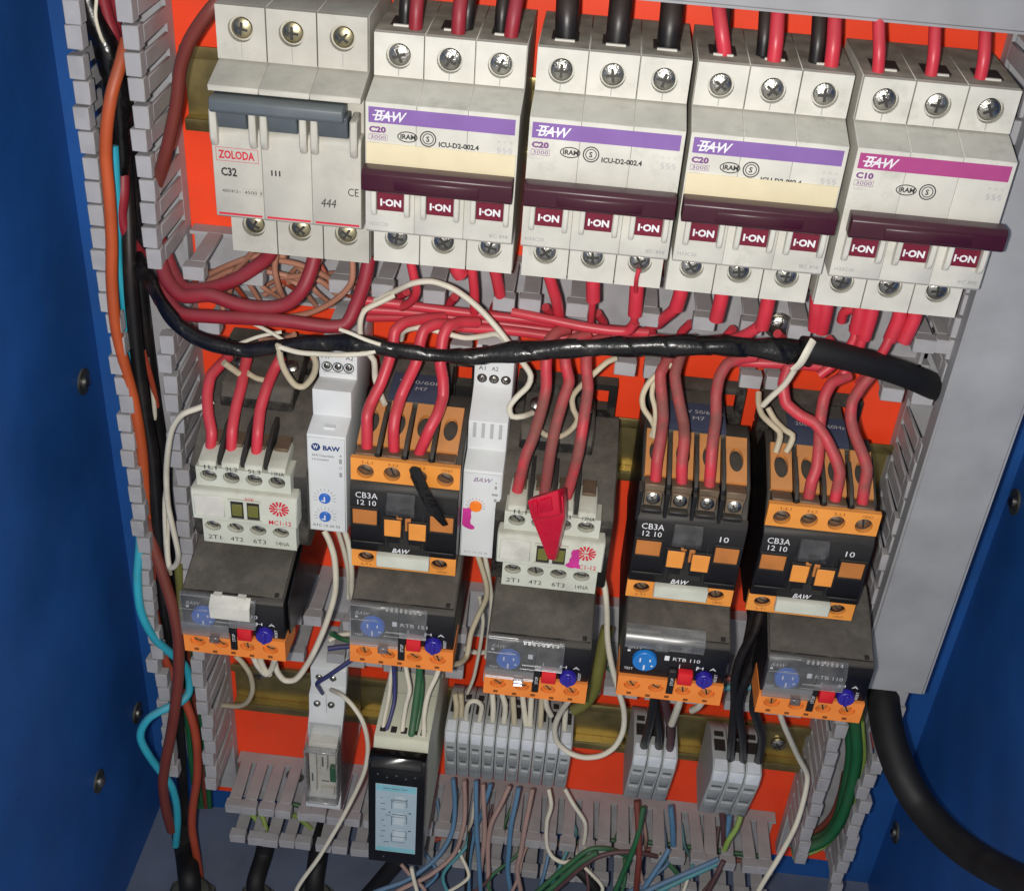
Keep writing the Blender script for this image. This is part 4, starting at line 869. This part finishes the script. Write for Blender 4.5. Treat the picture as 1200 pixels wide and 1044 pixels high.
# dark red feeds of the left breaker
DG = 'dark red cables from the left duct to the grey-handled breaker'
wire('dark red cable to the first pole of the grey-handled breaker', '182,268,20 193,295,26 204,322,34 218,338,40 245,338,44 275,328,46 298,314,46 315,300,46 320,290,46', 2.9, 'wire_darkred', 'cable', 'cable', DG)
wire('dark red cable to the middle pole of the grey-handled breaker', '176,270,24 186,300,32 197,330,42 214,347,48 246,346,50 275,356,52 305,361,53 335,357,53 354,340,52 364,318,49 370,295,46', 2.9, 'wire_darkred', 'cable', 'cable', DG)
wire('dark red cable to the last pole, lowest of the three', '190,290,24 192,320,34 198,350,44 212,367,50 245,371,53 290,373,55 340,377,56 385,383,56 405,380,55 416,360,52 427,330,49 433,300,46', 2.8, 'wire_darkred', 'cable', 'cable', DG)
# copper coloured loops behind them
for k, s in enumerate(('243,322,24 270,310,30 300,300,34 335,300,36', '243,330,20 275,316,26 310,318,28 350,326,26', '268,345,20 276,318,28 292,300,34 300,288,38', '325,290,44 322,315,40 327,338,36 334,352,28', '326,305,34 350,310,30 378,322,26 400,336,20', '330,325,26 355,322,30 372,310,36 380,290,42', '413,300,46 412,330,44 395,350,40 365,366,36 335,372,32', '262,375,26 262,340,22 280,330,20 300,330,18', '305,398,24 330,398,30 345,392,34', '310,345,18 340,330,22 372,328,24 395,345,20')):
    wire(f'thin copper-brown wire under the grey-handled breaker, {ORD[k]} strand of the tangle', s, 1.25, 'wire_copper', group='copper-brown wires under the left breaker')
rg = random.Random(3)
for k in range(9):
    x = 250 + 20*k; y = 318 + 6*math.sin(k*1.7)
    wire(f'thin tan wire deep in the level duct under the left breakers, {ORD[k]} from the left', f'{x-22},{y+14+rg.uniform(-6,6):.0f},12 {x},{y+rg.uniform(-10,8):.0f},20 {x+18},{y+12+rg.uniform(-8,8):.0f},24 {x+40},{y+34+rg.uniform(-6,6):.0f},14', 1.1, 'wire_copper' if k % 3 else 'wire_rust', group='tan wires deep in the level duct')
# the long taped bundle and its sleeve
def rb(t): return 4.3 + 1.2*math.sin(t*9)*0.35 + 0.9*t
wire('long black taped cable bundle crossing the panel below the breakers', '150,288,20 164,311,30 179,336,42 190,356,50 203,374,54 218,388,57 242,401,59 290,410,60 340,404,60 400,402,61 440,406,62 480,413,63 540,418,63 600,413,62 680,408,62 760,406,61 840,405,60 900,409,58 950,416,56', lambda t: 2.95+2.2*max(0, t-0.45), 'tape_black', 'taped_bundle', 'cable bundle', n=30, lump=0.15, step=0.7, flat=0.84)
wire('smooth black sleeve ending the bundle at the right duct', '938,409,57 960,412,56 1000,421,53 1040,432,48 1075,445,42 1102,458,34 1125,470,24', 5.2, 'sleeve_black', 'cable_sleeve', 'cable sleeve', n=18)
p = way('947,398,60 944,412,62 935,428,61')
wire('white tie strip round the black sleeve', '953,399,60 947,410,62.5 938,426,62.5 930,433,61', 1.71, 'wire_white', 'tie_strip', 'tie', flat=0.5)
wire('pale strip of white wires emerging along the taped bundle', '398,386,62 412,391,63.5 428,398,65 446,404,65.5', 0.8, 'wire_white')
wire('white wire lying on the taped bundle, left part', '334,400,56 318,390,54 298,380,52 280,374,50', 0.8, 'wire_white')
wire('short white wire under the dark red cables', '268,408,52 285,401,53 305,394,52 330,389,50', 0.8, 'wire_white')
wire('white wire along the lower edge of the taped bundle', '325,406,62 350,413,63.5 375,415,64 400,416,64.5 430,414,64.5 440,411,64', 1.08, 'wire_white')
wire('dirty white loop at the coil of the leftmost contactor', '326,404,62 330,425,60 337,440,58 347,452,56 356,453,55 367,440,56 370,425,58 365,413,60', 1.35, 'wire_dirty_white')
wire('white wire stub above the leftmost contactor', '262,425,50 272,432,48 283,440,46', 1.44, 'wire_dirty_white')
wire('white wire stub between the first red wires', '290,437,46 300,443,44 312,446,42', 1.26, 'wire_dirty_white')
# red wires down to the contactors
def three(lab, ss, r=2.35, m=RED):
    for k, s in enumerate(ss): wire(f'red wire into the {ORD[k]} terminal of {lab}', s, r, m, group='red wires into the contactors', n=14, step=1.0, tens=0.62)
three('the leftmost white contactor', ('268,418,36 258,428,42 247,441,48 243,462,55 244,485,62 248,508,68 246,534,71', '290,418,38 287,430,42 283,452,50 276,480,59 272,505,67 271,536,71', '330,418,40 322,432,44 313,453,52 305,480,60 302,508,68 300,540,71'))
three('the orange contactor with the black wedge', ('520,372,36 498,374,42 475,378,48 463,388,52 460,408,55 454,428,58 446,450,62 434,474,68 430,488,72 430,505,74 430,524,75', '540,382,40 512,380,46 497,387,50 492,402,53 488,424,58 478,446,61 470,464,64 463,488,71 461,505,74 462,532,75', '560,378,40 538,378,45 525,383,50 519,396,53 516,425,58 519,445,60 519,465,63 512,487,70 503,504,74 491,532,75'))
three('the tagged white contactor', ('665,386,42 652,390,46 642,402,50 640,428,54 640,455,57 633,486,62 624,515,67 616,535,70 606,575,71', '690,392,42 672,398,46 662,410,50 663,428,54 667,447,56 660,468,60 651,500,65 645,530,70 638,580,71', '712,396,42 698,400,46 688,412,50 687,430,54 689,455,57 685,485,62 681,512,66 677,534,70 664,582,71'), m=DR)
three('the contactor with bare screws', ('792,410,42 783,422,48 774,438,53 776,470,58 777,490,62 774,514,69 770,540,74 768,566,76', '802,408,42 796,420,48 791,440,53 796,472,58 801,496,63 802,514,69 799,545,74 799,570,76', '885,418,46 868,420,48 852,427,51 843,442,54 839,465,57 839,490,62 835,518,69 833,545,74 831,573,76'), m=DR)
three('the rightmost contactor', ('995,440,48 975,449,52 966,466,56 961,495,61 960,520,66 957,548,72 951,565,75 947,586,76', '924,430,48 918,450,52 921,472,56 938,487,59 955,496,62 968,514,66 979,537,70 984,554,73 978,588,76', '1030,430,48 1012,450,51 999,470,55 997,490,58 1001,508,62 1010,530,68 1016,550,73 1013,570,75 1010,592,76'), m=DR)
# red wires below the breakers
RG = 'red wires from the breakers into the level duct'
for lab, s, r in (
    ('red wire bending back under the first cream-strip breaker', '480,300,44 484,320,44 488,340,42 482,353,38 470,360,34', 1.9),
    ('short red stub under the first cream-strip breaker', '534,300,44 536,315,45 540,322,44', 3.2),
    ('red wire dropping from the middle pole of the first cream-strip breaker', '552,305,44 554,322,43 556,345,40 556,366,36', 2.0),
    ('red wire tucked behind a duct finger under the first cream-strip breaker', '578,310,44 582,325,42 586,346,38', 2.4),
    ('red wire dropping from the first pole of the breaker without cream strip', '642,318,45 646,332,44 652,352,42 655,370,38 657,382,34', 2.4),
    ('red wire with thick end under the middle pole of the breaker without cream strip', '694,336,44 694,360,40 692,378,36', 1.5),
    ('red wire with thick end under the last pole of the breaker without cream strip', '744,366,46 742,380,44 732,387,42', 1.6),
    ('thin red wire lying over the last lower screw of that breaker', '749,315,57 746,326,57 745,342,52', 0.9),
    ('red wire under the first pole of the fourth breaker', '797,345,45 790,362,44 779,372,40 770,380,34', 2.4),
    ('red wire under the last pole of the fourth breaker', '898,356,45 893,378,44 878,390,42 858,398,38', 2.4),
    ('red wire from the magenta breaker curling behind its neighbour', '986,376,36 990,365,38 1002,362,40', 2.0),
    ('red wire from the magenta breaker down to the rightmost contactor', '1043,396,46 1036,410,47 1018,436,48 1006,452,50', 2.0),
    ('second red wire from the magenta breaker down to the rightmost contactor', '1012,392,46 1006,410,47 990,436,48 978,448,50', 2.0),
    ('third red wire behind the black sleeve', '1000,380,40 1002,395,42 985,420,44 960,440,46', 2.0)):
    wire(lab, s, r, RED, group=RG)
for k, (a, b, d) in enumerate((((695, 331), (695, 352), 45), ((746, 340), (744, 369), 46), ((798, 342), (792, 362), 46), ((846, 346), (839, 375), 46), ((900, 353), (893, 384), 46), ((957, 360), (955, 386), 46), ((968, 361), (962, 389), 47), ((1008, 365), (1003, 388), 46), ((1021, 367), (1012, 396), 47), ((1054, 371), (1043, 398), 46), ((1072, 371), (1059, 400), 47))):
    lab = ('under the middle pole of the breaker without cream strip', 'under the last pole of the breaker without cream strip', 'under the first pole of the fourth breaker', 'under the middle pole of the fourth breaker', 'under the last pole of the fourth breaker', 'first pole of the magenta-banded breaker, left of the pair', 'first pole of the magenta-banded breaker, right of the pair', 'middle pole of the magenta-banded breaker, left of the pair', 'middle pole of the magenta-banded breaker, right of the pair', 'last pole of the magenta-banded breaker, left of the pair', 'last pole of the magenta-banded breaker, right of the pair')[k]
    q = at(a[0]+1, a[1]-14, d)
    wire('thick red sleeve, '+lab, [q] + way(f'{a[0]},{a[1]},{d} {b[0]},{b[1]},{d-1}'), 2.9, RED, 'insulating_sleeve', 'sleeve', 'red sleeves under the breakers', n=12)
for k, s in enumerate(('425,352,36 470,357,34 540,366,32 610,374,30 690,384,30 760,390,28', '418,362,28 480,366,26 560,376,26 640,386,26 720,394,28 780,398,30', '600,366,40 640,374,42 690,384,44 735,388,45 744,378,46', '430,372,20 520,372,20 600,386,20 700,396,22 780,402,24', '540,384,40 600,388,36 660,396,34 720,400,32', '860,424,34 900,426,36 940,428,36 975,432,36', '760,396,34 800,400,32 860,404,30')):
    wire(f'red wire lying along the level duct, {ORD[k]} strand', s, 2.1, RED, group='red wires lying along the level duct')
for k in range(10):
    x = 470 + 56*k; y0 = 342 + 0.11*(x-470); y1 = 372 + 0.105*(x-470)
    wire(f'thin red wire tucked deep in the level duct, {ORD[k]} from the left', f'{x+rg.uniform(-8,8):.0f},{y0:.0f},26 {x+rg.uniform(-14,14):.0f},{y0+14:.0f},{rg.uniform(14,24):.0f} {x+18+rg.uniform(-10,10):.0f},{y1:.0f},18 {x+52:.0f},{y1+8:.0f},16', 1.9, RED, group='red wires tucked deep in the level duct')
# white control wires in the middle
wire('white wire bent like a hook beside the first timer', '462,346,42 448,353,44 427,364,46 422,378,48 423,398,52 430,412,54 438,422,54 440,445,52 446,462,54 451,474,58', 1.26, 'wire_white')
wire('long white wire arching under the breakers and round the second timer', '440,352,38 464,341,42 484,332,46 506,330,47 530,338,48 548,350,50 564,364,52 582,384,54 596,402,56 612,424,54 622,440,54 619,452,55 606,465,57 597,477,58 600,488,58 612,488,57 624,484,52', 1.26, 'wire_white')
wire('white wire lying along the level duct behind the red ones', '470,398,40 474,388,44 492,384,46 520,390,46 545,396,47 566,394,48 583,392,50 596,403,52', 1.17, 'wire_white')
wire('white wire at the coil of the tagged contactor', '722,420,48 712,424,50 697,437,52 683,450,52 671,465,53 672,480,54 677,491,56 671,502,58 658,511,59 643,511,58 630,503,54', 1.22, 'wire_dirty_white')
wire('dirty white wire at the coil of the contactor with bare screws, outer loop', '787,427,50 774,435,52 760,449,54 753,464,55 754,478,56 762,490,57 767,500,60 766,514,63', 1.22, 'wire_dirty_white')
wire('dirty white wire at the coil of the contactor with bare screws, inner strand', '780,430,48 768,444,52 764,462,55 768,480,58 767,500,60 763,512,62', 1.08, 'wire_dirty_white')
wire('white wire hanging from the tie strip towards the rightmost contactor', '938,424,60 932,432,58 920,450,56 905,464,54 894,475,52', 1.26, 'wire_white')
wire('dirty white wire at the coil of the rightmost contactor, left strand', '889,460,44 889,472,48 893,486,52 904,497,56 914,507,59 913,518,62 909,530,64', 1.26, 'wire_dirty_white')
wire('dirty white wire at the coil of the rightmost contactor, right strand', '900,478,50 908,492,53 920,504,57 929,510,60 927,519,62 921,530,64', 1.26, 'wire_dirty_white')
# white wires under timers and relays
wire('white wire looping from the first timer down to the leftmost overload relay', '380,622,62 386,634,64 392,655,66 393,690,68 385,722,68 372,755,68 360,778,68 346,796,68 334,797,68 325,787,69 321,772,70', 1.44, 'wire_white')
wire('white wire dropping from the first timer behind the next relay', '404,622,60 409,640,60 412,668,60 412,695,56 416,710,48', 1.35, 'wire_white')
wire('second white wire dropping from the first timer', '396,622,58 403,645,56 408,670,54 408,700,48', 1.17, 'wire_white')
wire('white wire hooked below the leftmost overload relay', '297,770,78 302,780,77 312,790,74 318,784,75 322,772,78', 1.35, 'wire_white')
wire('second white wire hooked below the leftmost overload relay', '305,772,76 310,784,74 316,790,72', 1.35, 'wire_white')
wire('white wire curling over the rail below the leftmost overload relay', '276,768,40 284,776,40 293,790,38 296,808,34 290,822,30 280,827,26 262,826,20', 1.35, 'wire_dirty_white')
wire('dark wire entering the time switch', '416,770,54 400,781,56 384,792,57 372,800,56 374,806,52 378,812,47', 1.1, 'wire_navy')
wire('long white wire falling past the time switch out of the picture', '388,808,50 400,814,58 412,825,62 425,845,66 431,872,68 428,900,70 418,925,72 400,960,76 375,1002,80 345,1050,84', 1.17, 'wire_white')
for lab, s, r, m in (('white wire, leftmost on top of the screen relay', '462,770,66 458,792,66 456,815,70 450,845,80 448,858,84 447,864,83', 1.08, 'wire_white'),
    ('navy wire on top of the screen relay', '460,770,70 462,792,70 462,820,74 457,842,80 452,858,84 451,864,83', 1.0, 'wire_navy'),
    ('white wire bending on top of the screen relay', '474,772,68 477,790,70 480,808,74 476,824,76 473,842,80 471,860,84 470,868,83', 1.17, 'wire_white'),
    ('green wire on top of the screen relay', '492,770,68 491,795,70 487,826,76 484,848,81 482,862,85 482,870,83', 1.7, 'wire_green'),
    ('dark green wire beside the green one on the screen relay', '488,770,66 494,800,70 492,830,75 488,852,81 487,864,84 487,870,83', 1.2, 'wire_green'),
    ('white wire, rightmost on top of the screen relay', '517,770,66 512,790,68 502,812,73 497,838,79 497,856,84 496,872,83', 1.26, 'wire_white')):
    wire(lab, s, r, m)
wire('white wire from the second timer dropping left of the tagged contactor', '558,646,60 563,660,62 570,685,62 570,700,62 561,720,62 552,742,64 547,768,68 540,776,74 528,779,80', 1.26, 'wire_dirty_white')
wire('second white wire from the second timer', '567,646,58 572,672,58 576,705,56 574,735,52 570,770,46', 1.17, 'wire_white')
wire('third white wire from the second timer, hidden behind', '562,700,54 566,730,50 556,790,40 548,812,36', 0.90, 'wire_white')
wire('big white loop below the tagged contactor beside the long terminal row', '705,672,64 709,690,66 711,715,68 712,750,68 717,780,68 724,806,66 731,832,64 730,856,62 720,875,62 704,885,62 684,887,62 666,881,62 653,869,62 650,853,64 656,836,68 667,820,76', 1.40, 'wire_white')
wire('olive cable behind the big white loop', '712,735,40 707,755,42 701,785,44 696,808,44 685,824,44 672,832,44', 3.2, 'wire_olive', 'cable', 'cable')
wire('small white jumper bent over the first terminal blocks', '546,846,42 547,830,46 551,822,47 558,821,47 564,826,46 563,838,44 561,848,42', 1.26, 'wire_white')
for k, s in enumerate(('533,812,40 535,828,42 533,845,42', '577,812,40 578,830,42 577,848,41', '588,812,40 592,826,42 590,850,41', '601,815,40 602,830,42 603,852,41', '612,812,40 614,830,42 617,854,41', '623,815,40 622,830,42 621,855,41', '635,816,40 634,835,42 633,857,41', '639,816,46 641,828,46 646,838,44', '663,830,42 662,845,42 661,860,41', '540,812,38 541,828,40 540,846,40')):
    wire(f'short white wire entering the long terminal row, {ORD[k]} strand', s, 1.45, 'wire_white' if k % 3 else 'wire_dirty_white', group='white wires entering the row of ten blocks')
wire('white wire stub under the bright-dial overload relay', '798,816,78 793,832,72 787,848,66', 1.71, 'wire_white')
wire('second white stub under the bright-dial overload relay', '824,820,78 818,828,74 811,832,70', 1.62, 'wire_white')
# black wires into the trios
for lab, s in (('left black wire into the trio beside the long row', '768,812,66 764,836,60 759,858,52 752,882,42'),
               ('middle black wire into the trio beside the long row', '767,812,62 770,838,56 773,858,50 771,884,42'),
               ('left black wire into the rightmost trio', '892,716,70 884,740,72 870,766,70 862,792,66 861,826,60 858,860,52 856,892,42'),
               ('middle black wire into the rightmost trio', '893,720,64 890,748,68 880,780,68 868,812,64 866,835,60 870,862,52 871,894,42'),
               ('right black wire into the rightmost trio', '897,735,66 894,760,70 888,795,70 883,828,64 888,846,58 893,864,52 888,894,42')):
    wire(lab, s, 2.2, 'wire_black')
wire('brown-black wire, right one of the trio beside the long row', '777,815,66 782,836,60 786,856,52 784,888,42', 2.0, 'wire_plum')
wire('black cable dropping between the two right overload relays', '884,700,60 882,730,60 876,760,58 868,790,54 862,810,48', 2.8, 'wire_black', 'cable', 'cable')
wire('short brown wire crossing between the two right overload relays', '840,794,50 858,795,50 880,797,50', 1.5, 'wire_brown')
wire('short teal wire crossing between the two right overload relays', '840,805,50 858,805,50 880,805,50', 1.6, 'wire_teal')
wire('white wire hanging at the right in front of the right duct', '912,828,76 917,845,72 925,864,66 936,888,58 945,905,54 946,915,54 941,940,56 932,968,60 914,1002,66 886,1050,74', 1.35, 'wire_white')
# right duct
for k, (dx, m, r) in enumerate(((-7, 'wire_green', 2.9), (0, 'wire_green', 3.1), (8, 'wire_yellowgreen', 1.5), (3, 'wire_green', 2.6))):
    dd = (18, 26, 22, 12)[k]
    wire(f'{("inner green", "thick green", "yellow-green", "hidden green")[k]} earth wire curving in the right duct', f'{1000+dx},820,{dd} {1002+dx},850,{dd} {1004+dx},886,{dd} {997+dx},925,{dd} {985+dx*.6},960,{dd} {966},{984+dx*.8},{dd} {930},{998+dx*.9},{dd}', r, m, group='earth wires in the right duct')
wire('brown wire curving inside the right duct', '990,905,10 985,930,12 975,955,14 958,972,14 935,984,14', 1.8, 'wire_brown')
wire('very thick black cable leaving the right duct towards the viewer', '1036,770,26 1035,800,32 1036,830,44 1044,870,60 1058,908,74 1080,945,86 1112,980,103 1150,1008,122 1200,1034,148 1260,1058,182 1330,1076,220', lambda t: 7.9-1.5*t, 'sleeve_black', 'supply_cable', 'cable', n=24)
# loose thin wires at the bottom
BG = 'thin wires hanging from the terminal blocks'
for lab, s, r, m in (
    ('blue wire hanging from the first block and swinging left', '531,912,38 533,945,42 529,976,48 512,1004,56 478,1030,64 430,1052,70', 1.3, 'wire_blue'),
    ('pinkish wire hanging from the second block and swinging left', '544,914,38 545,945,42 543,968,46 532,1000,54 505,1024,62 460,1050,70', 1.3, 'wire_pink'),
    ('blue wire hanging straight from the third block', '558,914,38 558,945,44 559,980,48 562,1020,52 563,1052,54', 1.3, 'wire_blue'),
    ('pinkish wire hanging from the fourth block', '566,918,38 567,945,43 568,975,46 565,1005,48 563,1020,48', 1.3, 'wire_pink'),
    ('blue wire crossing behind under the fourth block', '575,918,38 571,932,40 566,948,40 556,975,40 550,1010,44 549,1050,48', 1.3, 'wire_blue'),
    ('pinkish wire from the fifth block running straight down', '597,920,38 588,940,42 576,964,45 572,990,47 572,1020,50 573,1052,52', 1.35, 'wire_pink'),
    ('pale blue wire from the sixth block', '608,922,38 604,942,42 599,965,46 596,1000,49 595,1020,50 599,1052,52', 1.4, 'wire_blue'),
    ('pinkish wire from the seventh block', '624,924,38 620,945,42 615,970,46 610,1000,49 606,1018,50 611,1052,52', 1.4, 'wire_pink'),
    ('cream wire looping under the eighth block', '643,924,38 646,943,42 641,962,44 641,990,46 648,1004,47 660,1010,48 673,1007,48 688,993,46', 1.17, 'wire_white'),
    ('cream wire slanting right under the last block of the long row', '662,924,38 672,942,42 685,962,44 686,975,44 684,988,43', 1.17, 'wire_white'),
    ('green wire sweeping along the bottom edge, upper strand', '625,1052,56 648,1028,52 670,1010,50 691,995,48 712,994,46 735,1002,42', 1.5, 'wire_green'),
    ('second green wire sweeping along the bottom edge', '632,1056,58 655,1032,54 680,1010,52 700,998,50', 1.5, 'wire_green'),
    ('plum brown wire arching along the bottom edge', '640,1056,54 665,1030,52 695,1006,50 718,999,48 742,998,46 770,1003,42', 1.4, 'wire_plum'),
    ('teal green wire rising to the trio beside the long row', '718,1054,52 728,1028,50 740,1000,48 747,980,46 754,945,40', 1.5, 'wire_green'),
    ('brown wire hanging straight under the trio beside the long row', '746,938,38 748,970,44 749,1002,48 747,1025,50 744,1054,52', 1.7, 'wire_brown'),
    ('blue wire under the right block of the trio', '786,944,38 788,965,40 789,990,40', 1.6, 'wire_blue'),
    ('blue wire swinging left along the bottom edge', '784,994,46 776,1008,50 764,1026,54 748,1054,58', 1.4, 'wire_blue'),
    ('steel blue wire arching along the bottom edge', '842,1006,46 822,1015,50 796,1026,54 765,1040,58 735,1058,62', 1.4, 'wire_blue'),
    ('teal striped wire under the steel blue one', '840,1012,46 818,1022,50 792,1034,54 768,1048,58', 1.3, 'wire_teal'),
    ('plum wire from the rightmost trio', '846,952,38 848,972,40 849,990,40', 1.7, 'wire_plum'),
    ('blue wire from the rightmost trio', '855,954,38 853,972,40 851,992,40', 1.6, 'wire_blue'),
    ('yellow-green wire from the rightmost trio', '868,956,38 863,970,42 855,982,44 849,995,43', 1.5, 'wire_yellowgreen'),
    ('dark red wire low at the bottom edge', '848,1008,46 840,1024,50 826,1054,54', 1.4, 'wire_plum'),
    ('green wire low at the bottom edge behind the brown one', '772,1000,38 786,1014,40 800,1030,42', 1.5, 'wire_green'),
    ('dark navy wire at the bottom edge', '552,975,40 548,1000,44 546,1052,48', 1.2, 'wire_black'),
    ('white wire leaving the bottom of the screen relay', '482,1016,84 485,1030,86 490,1052,88', 1.08, 'wire_white'),
    ('blue and grey wire crossing the bottom left', '470,1012,60 480,1024,62 498,1044,66', 1.1, 'wire_pink')):
    wire(lab, s, r, m, group=BG)
for k in range(16):
    x = 512 + 22*k; c = ('wire_blue', 'wire_pink', 'wire_green', 'wire_plum', 'wire_white', 'wire_teal')[(k*5) % 6]
    cn = {'wire_blue': 'blue', 'wire_pink': 'pinkish', 'wire_green': 'green', 'wire_plum': 'plum', 'wire_white': 'cream', 'wire_teal': 'teal'}[c]
    y = 935 + 0.1*(x-512)
    wire(f'thin {cn} wire threading the bottom duct, {ORD[k]} from the left', f'{x},{y:.0f},14 {x+rg.uniform(-10,10):.0f},{y+26:.0f},24 {x+rg.uniform(-22,14):.0f},{y+52:.0f},42 {x+rg.uniform(-50,20):.0f},{y+90:.0f},52 {x+rg.uniform(-110,10):.0f},{y+140:.0f},58', 1.0, c, group='thin wires threading the bottom duct')
for k, (s, m) in enumerate((('292,950,20 302,962,22 312,976,26', 'wire_yellowgreen'), ('300,946,20 308,958,24 312,972,28', 'wire_yellowgreen'), ('334,950,16 350,958,20 366,972,26', 'wire_yellowgreen'), ('335,940,14 352,944,14 372,950,14', 'wire_green'), ('505,985,20 520,980,20 532,972,20', 'wire_rust'), ('500,972,14 520,976,14 540,978,14', 'wire_green'), ('560,960,10 640,985,10 740,985,10 900,1004,10', 'wire_green'), ('560,968,14 660,990,14 760,995,14 900,1012,14', 'wire_brown'))):
    wire(f'wire lying in the bottom duct, {ORD[k]} strand from the left', s, 1.5, m, group='wires lying in the bottom duct')

# coloured wires behind the relays, in front of the mounting plate
for k, (s, m) in enumerate((('388,742,40 400,748,36 416,752,34', 'wire_green'), ('384,760,40 398,758,38 414,757,36', 'wire_navy'), ('386,750,36 398,744,34 412,742,32', 'wire_white'), ('712,782,34 722,790,34 730,796,30', 'wire_green'), ('708,800,34 720,802,34 732,800,30', 'wire_rust'), ('545,760,36 556,764,34 570,764,30', 'wire_white'))):
    wire(f'short coloured wire end behind the relays, {ORD[k]} from the left', s, 1.3, m, group='short wire ends behind the relays')

# ------------------------------------------------------------------ loose bits
o4 = at(643, 600, 84)
t = thing('plastic_tag', 'bright red plastic tag wedged upside down into the white contactor', 'tag', o4)
def tagfn(m):
    a = lambda px, py, d: (lambda q: (q[0]-o4[0], q[1]-o4[1], q[2]-o4[2]))(at(px, py, d))
    fr_ = [a(621, 590, 96), a(660, 580, 98), a(661, 606, 97), (a(650, 657, 87)), a(642, 656, 87), a(623, 607, 95)]
    bk = [a(622, 590, 89), a(664, 580, 90), a(665, 606, 88), a(654, 655, 83.2), a(643, 652, 83.2), a(624, 606, 88)]
    m.loft(fr_, bk)
part('wedge', t, 'red_tag', tagfn, bev=0.7, seg=2)
def eye(m):
    a = lambda px, py, d: (lambda q: (q[0]-o4[0], q[1]-o4[1], q[2]-o4[2]))(at(px, py, d))
    m.loft([a(631, 588, 100.9), a(646, 583, 101.6), a(648, 598, 100.6), a(633, 601, 100)], [a(631, 588, 98), a(646, 583, 98), a(648, 598, 98), a(633, 601, 98)])
    m.loft([a(622, 589, 100.4), a(629, 587, 100.8), a(631, 604, 99.6), a(626, 605, 99.4)], [a(622, 589, 97), a(629, 587, 97), a(631, 604, 97), a(626, 605, 97)])
part('raised_rim', t, 'red_tag', eye, bev=0.3)
def cap_(m):
    a = lambda px, py, d: (lambda q: (q[0]-o4[0], q[1]-o4[1], q[2]-o4[2]))(at(px, py, d))
    m.loft([a(617, 587, 99), a(654, 574, 101.5), a(657, 604, 99.5), a(623, 610, 98)],
           [a(622, 582, 90), a(664, 570, 92), a(666, 600, 90), a(627, 607, 89)])
part('square_head', t, 'red_tag', cap_, bev=1.0, seg=2)
o2 = at(485, 548, 84)
def strap(m):
    a = lambda px, py, d: (lambda q: (q[0]-o2[0], q[1]-o2[1], q[2]-o2[2]))(at(px, py, d))
    m.loft([a(479, 550, 86), a(483, 546, 87), a(492, 548, 87), a(506, 580, 88), a(526, 615, 85), a(519, 617, 85), a(500, 598, 88), a(484, 566, 88)],
           [a(479, 550, 84.5), a(483, 546, 84.5), a(492, 548, 84.5), a(506, 580, 84.8), a(526, 615, 84.2), a(519, 617, 84.2), a(500, 598, 84.8), a(484, 566, 84.8)])
q = part('black_wedge', None, 'tape_black', strap, bev=0.4, loc=o2); q.location = W(o2)
tag(q, 'flat black wedge stuck across the front of the orange contactor', 'wedge')
# cable glands and sleeves on the floor
def gland(px, py, label, r, clen, rc, lean=0.0, m='sleeve_black', up=None):
    p = at_z(px, py, ZF)
    t = thing('cable_gland', label, 'cable gland', p, 'cable glands in the floor')
    part('nut', t, 'gland_dark', lambda q: q.cyl((0, 0, 0), (0, 0, 1), r, 5, 6), bev=0.5)
    part('dome_cap', t, 'gland_dark', lambda q: q.cyl((0, 0, 5), (0, 0, 1), r*0.86, 3, 24, r*0.70, dome=1.0))
    return p
g1 = gland(224, 1054, 'dark cable gland at the lower left taking the coloured cables', 15, 0, 0)
wire('black sleeve gathering the coloured cables above the left gland', [(g1[0], g1[1], ZF+4), (g1[0]+0.5, g1[1], ZF+20)] + way('218,1000,26 214,978,28'), 6.4, 'sleeve_black', 'cable_sleeve', 'cable sleeve', n=18)
g2 = gland(301, 1056, 'dark cable gland under the bottom duct, middle of three', 11, 0, 0)
wire('black cable rising from the middle gland into the bottom duct', [(g2[0], g2[1], ZF+4), (g2[0], g2[1], ZF+18)] + way('309,1000,26 314,972,22'), 5.2, 'sleeve_black', 'cable', 'cable', n=18)
g3 = gland(369, 1056, 'dark cable gland under the time switch', 12, 0, 0)
wire('black cable rising from the gland under the time switch', [(g3[0], g3[1], ZF+4), (g3[0], g3[1], ZF+18)] + way('372,1005,28 376,972,24'), 5.6, 'sleeve_black', 'cable', 'cable', n=18)
wire('black cable slanting under the screen relay', '420,1060,40 440,1038,42 462,1012,44 480,990,40', 4.5, 'sleeve_black', 'cable', 'cable', n=18)
wire('black cable end behind the green wires at the bottom edge', '664,1010,34 684,1024,38 700,1048,42', 3.4, 'sleeve_black', 'cable', 'cable', n=16)
# a bolt on the level duct
b = at(912, 381, 2)
t = thing('duct_bolt', 'round-headed bolt with washer on the level duct under the breakers', 'bolt', (b[0], 1.8, b[2]))
part('washer', t, 'zinc', lambda m: m.cyl((0, 0, 0), (0, 1, 0), 6.2, 1.0, 24), bev=0.2)
screw(t, 0, 2.4, 0, 4.6, 'zinc', name='head')
b = at(344, 915, 6)
t = thing('duct_bolt', 'round-headed bolt in the bottom duct beside the time switch', 'bolt', (b[0], 1.8, b[2]))
part('washer', t, 'zinc', lambda m: m.cyl((0, 0, 0), (0, 1, 0), 5.4, 1.0, 24), bev=0.2)
screw(t, 0, 2.4, 0, 4.0, 'zinc', name='head')
